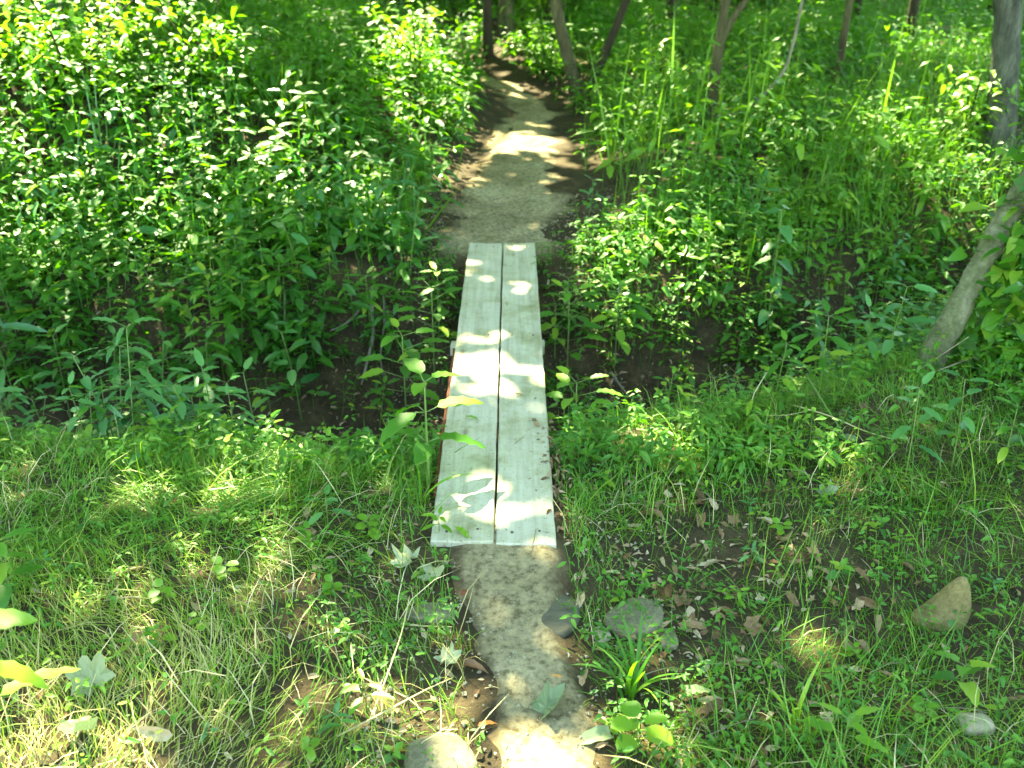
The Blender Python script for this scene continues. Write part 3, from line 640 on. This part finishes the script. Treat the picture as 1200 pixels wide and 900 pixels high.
def put(pr, px, py, sc, label, group=None, yaw=None, tilt=0.0, p=None, sink=0):
    if p is None: p = at(px, py)
    loc = (p[0], p[1], p[2] - sink); rot = (random.gauss(0, tilt), random.gauss(0, tilt), random.uniform(0, 6.28) if yaw is None else yaw)
    if pr.name not in used:
        used.add(pr.name); pr.location = loc; pr.rotation_euler = rot; pr.scale = (sc,) * 3; pr['label'] = label
        if group: pr['group'] = group
        return pr
    return dup(pr, loc, rot, sc, label, group)
bushy = [P_('bushy_plant', 'plant', 'broad', .50, 6, 3, .115, ['leaf', 'leaf_bright'][i % 2], seed=70 + i, droop=.0, petiole=.7, stemr=.0035) for i in range(3)]
def hug(k, x, y, top, sc, label):
    g = float(H(x, y)); put(bushy[k], 0, 0, sc, label, p=(x, y, top - .5 * sc))
hug(1, .235, 3.14, .13, .85, 'bright bushy clump overlapping the right plank edge midway along')
hug(0, -.36, 4.05, .16, .95, 'bushy broad-leaved clump at the left plank edge near the far end')
hug(2, -.44, 3.55, .14, .95, 'bushy clump beside the left plank edge just behind the tall broad-leaved plant')
hug(2, .26, 4.10, .12, .9, 'bushy clump touching the right plank edge near the far end')
hug(0, .50, 4.25, .10, .85, 'bushy clump in the gully a step right of the far planks')
# singled-out plants (pixel of the foot)
put(broad[0], 503, 578, 1.1, 'tall broad-leaved plant rising beside the left plank edge near the rust brown beam', yaw=4.1)
put(whorl[0], 515, 395, 1.0, 'leafy plant leaning over the left plank edge near the far end of the planks', yaw=.4)
put(trif[0], 668, 505, 1.0, 'low leafy plant under the bright clump at the right plank edge', yaw=.3)
put(whorl[1], 690, 505, .7, 'smaller leafy plant just right of the bushy plant at the right plank edge')
put(trif[1], 650, 420, 1.1, 'leafy plant growing from the gully at the right edge of the far planks')
put(whorl[2], 725, 410, 1.0, 'flat-topped leafy plant in the gully a step right of the planks')
put(lanc[0], 22, 480, 1.25, 'long-leaved plant with drooping pale leaves at the left edge of the photo')
put(nettle[0], 85, 498, 1.2, 'pale-leaved plant before the dark gully, beside the long-leaved plant at left')
put(nettle[1], 140, 500, 1.1, 'pale-leaved plant in front of the dark gully between two others at left')
put(nettle[2], 195, 510, 1.1, 'upright plant with twisted pale leaves above the dark gully hollow at left')
put(nettle[0], 248, 492, 1.05, 'slim plant with one large pale top leaf over the dark gully at left')
put(nettle[1], 355, 498, 1.2, 'wide-spreading plant with long pale leaves at the gully edge left of the planks')
put(broad[1], 4, 912, 1.1, 'sunlit plant with large bright leaves at the bottom left corner', yaw=.2)
put(broad[0], 20, 720, .62, 'dark broad-leaved plant in the grass at the left edge above the sunlit plant')
put(heart[0], 895, 418, 1.25, 'tall stem hung with pale heart-shaped leaves over the right gully', yaw=.7)
put(lanc[1], 955, 440, .85, 'leafy plant with long drooping leaves before the dark right gully')
put(nettle[2], 1035, 440, .95, 'broad flat-leaved plant left of the mossy leaning trunk')
put(nettle[0], 1060, 565, .75, 'blue-green low plant in the grass below the leaning trunk')
put(nettle[1], 1115, 550, .8, 'blue-green low plant with wide leaves at right, between grass and leaning trunk')
put(whorl[1], 1170, 565, .8, 'blue-green low plant nearest the right edge below the creeper')
put(low[0], 430, 835, 1.2, 'small bright plant at the left path edge beside the straw stalk')
put(low[2], 745, 885, 1.3, 'small plant with pale rounded leaves right of the sunlit dirt at the bottom')
put(low[1], 1120, 820, 1.5, 'small heart-leaved plant in the grass below the pointed mossy stone')
put(low[0], 985, 890, 1.6, 'small broad bright plant at the bottom edge right of the grass tuft')
put(low[2], 640, 515, 1.0, 'small plant tucked under the right plank edge')
put(low[3], 385, 620, 1.5, 'small plant with two upright leaves in the grass left of the near plank end')
put(low[0], 515, 630, 1.0, 'small bright sprig reaching over the near left corner of the planks')
put(low[3], 430, 545, 1.5, 'small plant at the gully lip left of the planks')
# groups nothing tells apart
def scatter(protos, n, xr, yr, dens, sc, label, group, minh=-.6, tilt=.12, maxh=9):
    k = 0; tries = 0
    while k < n and tries < 20000:
        tries += 1; x, y = random.uniform(*xr), random.uniform(*yr)
        if not (clear(np.array(x), np.array(y)) and infrustum(x, y, 1.0, .1)): continue
        h = float(H(x, y))
        if -1.1 < x < 0 and 2.7 < y < 4.8 and random.random() < .75: continue
        if h < minh or h > maxh or random.random() > dens(x, y): continue
        put(random.choice(protos), 0, 0, random.uniform(*sc), label, group, p=(x, y, h), tilt=tilt); k += 1
scatter(nettle + whorl, 92, (-4.5, -.5), (4.35, 9), lambda x, y: .3 + .7 * (y < 5.6), (.6, 1.05), 'leafy green plant among many alike on the bank left of the trail', 'leafy plants crowding the left bank', minh=-.35)
scatter(nettle + trif + whorl, 50, (.45, 4.4), (4.4, 9), lambda x, y: .4 + .6 * (y < 6), (.5, .9), 'leafy green plant among many alike on the bank right of the trail', 'leafy plants crowding the right bank', minh=-.45)
scatter(trif + whorl, 36, (-2.8, -.3), (3.0, 4.7), lambda x, y: 1, (.5, 1.0), 'small leafy plant growing in the gully left of the planks', 'plants in the left gully')
scatter(trif + whorl, 34, (.2, 3.0), (3.2, 5.2), lambda x, y: 1, (.5, 1.0), 'small leafy plant growing in the gully right of the planks', 'plants in the right gully')
scatter(low, 46, (-2, -.2), (1.5, 3.1), lambda x, y: 1, (.4, .85), 'little green seedling in the grass left of the path', 'seedlings in the left grass', minh=-.2)
scatter(low, 60, (.2, 2), (1.5, 3.2), lambda x, y: 1, (.4, .85), 'little green seedling in the grass right of the path', 'seedlings in the right grass', minh=-.2)
scatter(nettle + trif, 40, (.75, 3.4), (3.2, 4.6), lambda x, y: min(1, max(.1, (y - 3.0 - .25 * x) * 1.3)), (.45, .85), 'leafy weed among many alike on the near bank of the right gully', 'weeds on the near bank of the right gully', minh=-.3)
scatter(nettle + lanc, 26, (-2.6, -.75), (3.05, 3.75), lambda x, y: 1, (.55, 1.0), 'leafy weed among many alike at the near edge of the left gully', 'weeds at the near edge of the left gully', minh=-.4)
scatter(heart, 14, (1.0, 3.0), (3.6, 5.2), lambda x, y: 1, (.35, .6), 'heart-leaved stem among the weeds along the right gully', 'heart-leaved stems by the right gully')
for t in PROTO:
    if t.name not in used:
        for c in list(t.children): bpy.data.objects.remove(c)
        bpy.data.objects.remove(t)

# sedge clumps
def tuft(label, p, n, L, mat, w=.03, seed=0):
    rr = np.random.default_rng(seed); t = thing('sedge_clump', label, 'grass clump', tuple(p)); b = Batch()
    for i in range(n):
        T = T_blade(rr.uniform(.3, 1.9), w, 7); b.add(T, np.array([[rr.normal(0, .012), rr.normal(0, .012), -.01]]), L * rr.uniform(.6, 1.1), rr.uniform(0, 6.28), rr.normal(0, .15), rr.normal(0, .15), rr.random())
    b.build('blades', M[mat], t); return t
tuft('clump of long arching dark green blades right of the path by the flat stone', at(738, 815), 18, .20, 'leaf', .06, 1)
tuft('upright tuft of broad bright blades in the litter at lower right', at(932, 850), 7, .17, 'leaf_bright', .075, 2)
tuft('tuft of yellow-green blades at the left path edge', at(545, 762), 14, .09, 'grass', .03, 3)
tuft('tuft of fine blades spilling over the path near the bottom', at(530, 842), 14, .12, 'leaf_bright', .02, 4)
tuft('tall pale reed-like stalk with long leaves over the right gully', at(1005, 400), 5, .55, 'leaf_bright', .03, 5)
tuft('single strap-leaved shoot beside the left plank edge low in the gully', at(487, 590), 3, .22, 'leaf', .06, 6)

# creeper on the leaning trunk
def creeper():
    t = thing('climbing_creeper', 'dense heart-leaved creeper smothering the leaning mossy trunk at the right edge', 'vine', tuple(LEAN))
    b = Batch(); lf = Batch(); ny = 0
    for s in range(16):
        o = rng.normal(0, .10, 3); x0 = rng.uniform(.10, .62)
        top = np.array([x0 + rng.uniform(.02, .25), rng.uniform(-.08, .25), rng.uniform(.55, 1.2)])
        pts = spline([(x0, rng.uniform(-.05, .25), -.02), (x0 + rng.uniform(-.06, .06), .05, .3), ((x0 + top[0]) / 2, .1, .6), top], 24)
        b.tube(pts, .003, 5)
        for i in range(1, 24):
            for _ in range(3):
                P = pts[i] + rng.normal(0, .06, 3) + (0, -.04, 0); isy = rng.random() < .012 and ny < 6; q = Batch() if isy else lf
                q.add(HL['heart'], P[None], rng.uniform(.045, .10), rng.uniform(-3.6, 0.6), rng.normal(-.2, .45), rng.normal(0, .5))
                if isy: ny += 1; q.build('yellow_leaf', M['leaf_yellow'], t, smooth=True)
    b.build('stem', M['stem'], t, smooth=True); lf.build('foliage', M['leaf'], t, smooth=True)
creeper()

# shrubs further back
def shrub(p, r, h, n, lsz, mat, label, group=None, seed=0):
    rr = np.random.default_rng(seed); t = thing('shrub', label, 'shrub', tuple(p), 0, group); b = Batch(); lf = Batch()
    for s in range(7):
        a = rr.uniform(0, 6.28); e = np.array([math.cos(a) * r * rr.uniform(.3, .95), math.sin(a) * r * rr.uniform(.3, .95), h * rr.uniform(.6, 1.05)])
        pts = spline([(0, 0, -.03), e * (.35, .35, .6), e], 12); b.tube(pts, .010 * np.linspace(1, .3, 12), 5)
        k = n // 7; i = rr.integers(3, 12, k); P = pts[i] + rr.normal(0, .13 * max(r, .5), (k, 3)) * (1, 1, .7)
        P[:, 2] = np.maximum(P[:, 2], .03)
        lf.add(LT[s % 3], P, rr.uniform(lsz * .7, lsz * 1.2, k), rr.uniform(0, 6.28, k), rr.normal(-.1, .35, k), rr.normal(0, .3, k))
    b.build('stem', M['dark_bark'], t, smooth=True); lf.build('foliage', M[mat], t)
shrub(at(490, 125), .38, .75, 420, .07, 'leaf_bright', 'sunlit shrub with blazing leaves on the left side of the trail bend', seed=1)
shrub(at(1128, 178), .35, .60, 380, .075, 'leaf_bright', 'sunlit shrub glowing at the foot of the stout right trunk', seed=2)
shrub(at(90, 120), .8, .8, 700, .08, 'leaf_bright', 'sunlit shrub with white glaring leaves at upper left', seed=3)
shrub(at(250, 120), .6, .7, 520, .075, 'leaf', 'shrub with scattered bright glints right of the glaring upper left shrub', seed=4)
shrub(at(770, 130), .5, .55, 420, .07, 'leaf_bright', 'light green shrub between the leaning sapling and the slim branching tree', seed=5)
shrub(at(640, 85), .5, .45, 380, .06, 'leaf', 'low shrub behind the bend of the trail under the stout brown trunk', seed=6)
sh = 0
for i in range(40):
    x = random.uniform(-9, 9); y = random.uniform(10.5, 19)
    if not clear(np.array(x), np.array(y), 1.0): continue
    if not infrustum(x, y, 1.0, .3): continue
    shrub((x, y, float(H(x, y))), random.uniform(.5, 1.0), random.uniform(.6, 1.5), 420, random.uniform(.08, .12), random.choice(['leaf', 'leaf_bright', 'leaf']), 'green shrub in the dim woods behind the clearing', 'shrubs in the woods behind', seed=100 + i)

# ------------------------------------------------------------------ stones
def stone(name, label, p, dims, mat, seed=0, rotz=0, pts=None, sink=.3, amp=.16, flat=False, e=.62):
    rr = np.random.default_rng(seed); nu, nv = 22, 14; V = []; F = []
    ph = rr.uniform(0, 6.28, 12)
    for j in range(nv + 1):
        th = math.pi * j / nv
        for i in range(nu):
            a = 2 * math.pi * i / nu
            d = 1 + amp * (math.sin(2 * a + ph[0]) * .5 + math.sin(3 * a + ph[1] + th) * .4 + math.sin(5 * a + ph[2]) * .18 + math.sin(4 * th + ph[3] + a) * .25) * math.sin(th)
            x, y, z = math.sin(th) * math.cos(a) * d, math.sin(th) * math.sin(a) * d, math.cos(th)
            if flat: z = np.sign(z) * abs(z) ** .35 * (1 + .08 * x)
            else:
                x = np.sign(x) * abs(x) ** e; y = np.sign(y) * abs(y) ** e
            if pts: x, y, z = pts(x, y, z)
            V.append((x * dims[0] / 2, y * dims[1] / 2, z * dims[2] / 2))
    for j in range(nv):
        for i in range(nu): a = j * nu + i; b_ = j * nu + (i + 1) % nu; F.append((a, a + nu, b_ + nu, b_))
    b = Batch(); b.raw(V, F); o = b.build(name, M[mat], smooth=True, loc=(p[0], p[1], p[2] + dims[2] * (.5 - sink))); o.rotation_euler = (0, 0, rotz)
    return tag(o, label, 'stone')
def hornpts(x, y, z):     # rounded point at the right, long toe sloping down to the left
    t = .5 * (1 + x); prof = .12 + .88 * max(0, math.sin(min(1, t / .74) * math.pi / 2)) ** 2.2 * (1 if t < .74 else math.cos((t - .74) / .26 * 1.25) ** .6)
    zz = z * prof * 1.15 if z > 0 else z * .5
    return x + (.16 * z if z > 0 else 0), y * (1 - .45 * max(0, z) * prof), zz
stone('pointed_stone', 'pointed mossy tan stone sticking up from the grass at right', at(1100, 728), (.145, .09, .24), 'moss_stone', 3, .0, hornpts, sink=.44, amp=.05, e=.95)
stone('flat_stone', 'flat grey-green stone set in the ground right of the path', at(745, 727), (.17, .14, .05), 'stone', 4, .2, sink=.55, flat=True)
stone('round_stone', 'dark round flat stone at the right path edge below the planks', at(653, 722), (.125, .15, .035), 'dark_stone', 5, .0, sink=.55, flat=True)
stone('rounded_stone', 'rounded grey stone half cut by the bottom edge of the photo', at(515, 897), (.15, .13, .07), 'stone', 6, .3, sink=.35)
stone('small_stone', 'small pale tan stone between the round stone and the flat stone', at(704, 748), (.045, .05, .03), 'pale_stone', 7, .5, sink=.3)
stone('rough_stone', 'rough whitish stone in the grass at lower right', at(1142, 853), (.07, .06, .045), 'pale_stone', 8, sink=.3, amp=.35)
stone('small_stone', 'small greyish stone right of the flat stone beside leaf litter', at(783, 752), (.05, .07, .035), 'stone', 9, sink=.3)
stone('small_stone', 'grey stone sunk in the ground left of the path below the maple leaves', at(505, 722), (.13, .08, .035), 'stone', 11, sink=.45, flat=True)
stone('pebble', 'reddish pebble on the path below the near plank end', at(545, 697), (.022, .02, .014), 'rust', 10, sink=.3)
stone('pebble', 'tiny pale pebble in the leaf litter right of the path', at(656, 782), (.02, .018, .012), 'pale_stone', 12, sink=.3)
stone('pebble', 'grey pebble on the path left of the fallen grey-green leaf', at(600, 770), (.022, .02, .01), 'stone', 13, sink=.3)

# ------------------------------------------------------------------ fallen leaves, twigs, roots
def fallen(label, px, py, size, kind, mat, yaw=None, el=0., roll=0., lift=.012, name='fallen_leaf', group=None, p=None, seed=0, curl=None):
    if p is None: p = at(px, py)
    b = Batch(); T = T_maple(seed, .9, .9) if kind == 'maple' else T_leaf(.55, .25 if curl is None else curl, .3, kind, 6)
    b.add(T, np.zeros((1, 3)), size, random.uniform(0, 6.28) if yaw is None else yaw, el, roll, rng.random())
    o = b.build(name, M[mat], smooth=False, loc=(p[0], p[1], p[2] + lift)); return tag(o, label, 'leaf', group)
fallen('curled grey-green maple leaf lying at the left path edge', 526, 780, .085, 'maple', 'dry_pale', 1.2, .5, .2, .02, seed=1)
fallen('pale green maple leaf left of the near plank end, upper of the two', 478, 664, .11, 'maple', 'dry_pale', 2.6, .1, .1, .02, seed=2)
fallen('pale green maple leaf left of the near plank end, lower of the two', 502, 680, .11, 'maple', 'dry_pale', 5.9, .05, -.1, .02, seed=3)
fallen('large grey-green leaf with a pale rim on the right path edge', 640, 838, .12, 'maple', 'dry_pale', .6, .1, .3, .02, seed=4)
fallen('crumpled pale maple leaf in the grass at lower left, upper of the pair', 112, 812, .13, 'maple', 'dry_pale', 2.2, .5, .2, .03, seed=5)
fallen('crumpled pale maple leaf in the grass at lower left, lower of the pair', 100, 868, .11, 'maple', 'dry_pale', 4.0, .4, -.3, .03, seed=6)
fallen('rounded pale leaf in the litter near the dark green sedge clump', 803, 820, .075, 'heart', 'dry_pale', .2, .1, 0, .02)
fallen('broad pale leaf lying right of the sunlit dirt', 715, 868, .10, 'heart', 'dry_pale', 3.4, .1, .1, .02)
fallen('pale leaf lying flat in the grass at right, below the sunny patch', 908, 510, .08, 'ovate', 'dry_pale', 3.0, .0, .2, .03)
fallen('pale bluish leaf in the grass at right below a bent stalk', 1000, 530, .08, 'heart', 'dry_pale', 2.2, .1, .2, .04)
fallen('crumpled whitish leaf in the right grass between path and pointed stone', 968, 588, .09, 'maple', 'dry_pale', 1.0, .4, .3, .03, seed=7)
fallen('orange leaf on the path beside the grey-green leaf', 662, 803, .06, 'lance', 'orange', 2.9, .1, .3)
fallen('tan leaf folded upright beside the orange leaf', 682, 812, .055, 'ovate', 'dry', 1.4, .4, .5, .02)
fallen('orange-yellow leaf at the left edge of the sunlit dirt', 560, 856, .045, 'ovate', 'orange', .3, .2, .2)
fallen('orange leaf at the bottom edge left of the rounded stone', 452, 885, .05, 'lance', 'orange', .1, .1, .2)
fallen('brown curled leaf in the grass at lower left', 205, 872, .085, 'ovate', 'dry', 3.3, .3, 1.1, .02)
fallen('tan curled leaf on the bare patch left', 128, 690, .10, 'ovate', 'dry', .8, .3, .5, .02)
fallen('whitish rolled leaf at right of the litter, topmost', 952, 672, .07, 'ovate', 'dry', 5.6, .1, .3, .02)
fallen('brown curled leaf in the right grass above the litter', 893, 584, .07, 'lance', 'dry', .4, .1, .5, .02)
fallen('small brown leaf lying on the right plank', 603, 463, .035, 'ovate', 'dry', 0, .1, .1, .048, p=(on_plank(603, 463)[0], on_plank(603, 463)[1], 0))
fallen('green leaf lying on the left plank', 545, 490, .055, 'lance', 'leaf_bright', 5.9, .25, .2, .05, p=(on_plank(545, 490)[0], on_plank(545, 490)[1], 0))
fallen('pair-tipped green sprig leaf on the near left plank', 533, 620, .065, 'lance', 'leaf_bright', 5.5, .15, .1, .05, p=(on_plank(533, 620)[0], on_plank(533, 620)[1], 0))
fallen('tan leaf resting at the right plank edge', 640, 500, .05, 'ovate', 'dry', 2., .1, .2, .05, p=(on_plank(632, 502)[0], on_plank(632, 502)[1], 0))
def many(n, cx, cy, sx, sy, label, group, sz, mats):
    for i in range(n):
        x, y = random.gauss(cx, sx), random.gauss(cy, sy)
        if y < 1.3 or not clear(np.array(x), np.array(y)) or (abs(x + .05) < .25 and y > 2.2): continue
        fallen(label, 0, 0, random.uniform(*sz), random.choice(['ovate', 'lance', 'heart', 'maple', 'ovate']), random.choice(mats), None, random.gauss(.1, .25), random.gauss(0, .4), .012, group=group, p=(x, y, float(H(x, y))), seed=i, curl=random.uniform(.1, .6))
many(110, .62, 2.1, .28, .32, 'dry brown leaf in the litter right of the path', 'dry leaves right of the path', (.03, .075), ['dry'])
many(30, -.9, 2.2, .4, .35, 'dry brown leaf in the grass left of the path', 'dry leaves left of the path', (.03, .07), ['dry'])
many(16, 1.5, 2.9, .5, .3, 'dry brown leaf in the grass near the leaning trunk', 'dry leaves near the leaning trunk', (.04, .08), ['dry'])
def litter():
    b = Batch(); N = 20000; x = rng.uniform(-3, 3, N); y = rng.uniform(1.2, 6, N)
    dn = .12 + np.exp(-(((x - .55) / .4) ** 2 + ((y - 2.15) / .45) ** 2)) * .9 + .25 * (np.abs(x - path_x(y)) < path_w(y) + .45) + .75 * (H(x, y) < -.1)
    k = (rng.random(N) < dn) & clear(x, y, -.25) & infrustum(x, y); x, y = x[k], y[k]; n = len(x)
    b.add(T_leaf(.55, .3, .4, 'ovate', 2), np.stack([x, y, H(x, y) + .008], -1), rng.uniform(.008, .04, n), rng.uniform(0, 6.28, n), rng.normal(0, .35, n), rng.normal(0, .5, n))
    tag(b.build('leaf_litter', M['dry']), kind='stuff')
    b = Batch(); N = 9000; x = rng.uniform(-1, 1, N); y = rng.uniform(1.3, 6, N)
    k = (np.abs(x - path_x(y)) < path_w(y) + .3) & ~((np.abs(x + .055) < .24) & (y > 2.2) & (y < 5.1)); x, y = x[k], y[k]; n = len(x)
    tet = (np.array([[-.5, -.3, 0], [.5, -.35, 0], [.1, .5, 0], [0, .05, .5]]), [(0, 1, 3), (1, 2, 3), (2, 0, 3)])
    b.add(tet, np.stack([x, y, H(x, y) + .006], -1), rng.uniform(.003, .014, n), rng.uniform(0, 6.28, n), rng.normal(0, .2, n), rng.normal(0, .2, n))
    tag(b.build('gravel', M['pale_stone']), kind='stuff')
litter()
b = Batch(); N = 170; x = rng.normal(.145, .03, N); y = rng.normal(2.72, .22, N); k = (y > 2.3); x, y = x[k], y[k]; n = len(x)
zz = np.where(x < .122, .046, np.maximum(H(x, y) + .01, .044 - (x - .122) * .6))
b.add(T_leaf(.5, .3, .4, 'ovate', 2), np.stack([x, y, zz], -1), rng.uniform(.01, .04, n), rng.uniform(0, 6.28, n), rng.normal(0, .25, n), rng.normal(0, .3, n)); tag(b.build('leaf_litter', M['dry']), kind='stuff')
def stick(name, label, pts, r, mat, cat='twig', group=None):
    pts = np.array(pts, float); o0 = pts[0].copy(); b = Batch(); b.tube(spline(pts - o0, 14), r * np.linspace(1, .5, 14), 6, rough=.2)
    return tag(b.build(name, M[mat], smooth=True, loc=tuple(o0)), label, cat, group)
def gp(px, py, z): p = at(px, py, z); return (p[0], p[1], p[2] + z)
def pp(px, py, z): p = on_plank(px, py, z); return tuple(p)
stick('straw_stalk', 'long straw stalk arching up left of the path', [gp(432, 850, .01), gp(455, 790, .07), gp(472, 740, .12), gp(480, 700, .15)], .0022, 'straw', 'stalk')
stick('straw_stalk', 'straw stalk lying low across the grass at the bottom left of the path', [gp(395, 865, .01), gp(450, 835, .03), gp(500, 808, .04), gp(530, 795, .03)], .0025, 'straw', 'stalk')
stick('twig', 'short pale twig on the dirt left of the path', [gp(470, 731, .012), gp(500, 734, .014), gp(530, 736, .012)], .003, 'straw')
stick('straw_stalk', 'pale stalk bent across the right grass, the thicker one', [gp(930, 475, .05), gp(975, 488, .09), gp(1010, 505, .06), gp(1045, 515, .02)], .003, 'straw', 'stalk')
stick('straw_stalk', 'pale green stalk slanting down to the bluish leaf at right', [gp(945, 440, .10), gp(970, 480, .09), gp(995, 520, .02)], .004, 'stem', 'stalk')
stick('straw_stalk', 'thin pale stalk lying left of the bent stalks at right', [gp(885, 486, .03), gp(920, 488, .05), gp(955, 480, .05)], .002, 'straw', 'stalk')
stick('twig', 'short bare stick in the sunny weeds right of the gully', [gp(898, 418, .06), gp(915, 421, .08), gp(932, 426, .06)], .005, 'twig')
stick('twig', 'pale stick leaning against the foot of the leaning trunk, upper one', [gp(1075, 435, .02), gp(1105, 415, .10), gp(1135, 395, .2)], .003, 'twig')
stick('twig', 'pale stick leaning against the foot of the leaning trunk, lower one', [gp(1085, 440, .02), gp(1125, 425, .06), gp(1165, 412, .1)], .003, 'twig')
stick('straw_stalk', 'pale grass stalk standing in the left grass', [gp(238, 705, .0), gp(246, 675, .05), gp(258, 640, .1)], .0018, 'straw', 'stalk')
stick('straw_stalk', 'pale stem standing below a wilted leaf in the left grass', [gp(301, 770, .0), gp(299, 745, .03), gp(300, 728, .05)], .003, 'straw', 'stalk')
stick('twig', 'thin dark twig lying on the near right plank', [pp(622, 642, .046), pp(626, 630, .047), pp(628, 620, .046)], .0018, 'twig')
stick('twig', 'short twig lying on the right plank halfway along', [pp(603, 520, .046), pp(608, 516, .047), pp(614, 511, .046)], .0018, 'twig')
for i in range(26):
    x = random.uniform(.2, 1.1) if i % 3 else random.uniform(-1.2, -.2); y = random.uniform(1.55, 2.7); a = random.uniform(0, 3.14); l = random.uniform(.04, .12)
    if not clear(np.array(x), np.array(y), .1): continue
    z = float(H(x, y)); x2, y2 = x + math.cos(a) * l, y + math.sin(a) * l
    stick('twig', 'short dry twig in the litter beside the near path', [(x, y, z + .012), ((x + x2) / 2 + .006, (y + y2) / 2, z + .02), (x2, y2, float(H(x2, y2)) + .012)], .0018, 'twig', 'twig', 'dry twigs beside the near path')
# roots hanging in the left gully wall
for k, (lab, q) in enumerate([('thick pale root hanging down the far gully wall left of the planks', [(437, 340), (436, 370), (440, 395), (432, 425), (425, 455)]),
                ('pale root reaching left along the far gully wall', [(432, 345), (420, 372), (405, 385), (388, 392)]),
                ('thin root curling down the gully wall nearer the planks', [(450, 350), (452, 385), (446, 420), (450, 445)]),
                ('pale root on the right gully bottom', [(715, 440), (725, 455), (738, 470)])]):
    pts = []
    for (px, py) in q: g = at(px, py); pts.append((g[0], g[1] - .02, g[2] + .02))
    stick('tree_root', lab, pts, [.013, .009, .006, .008][k], 'root', 'root')
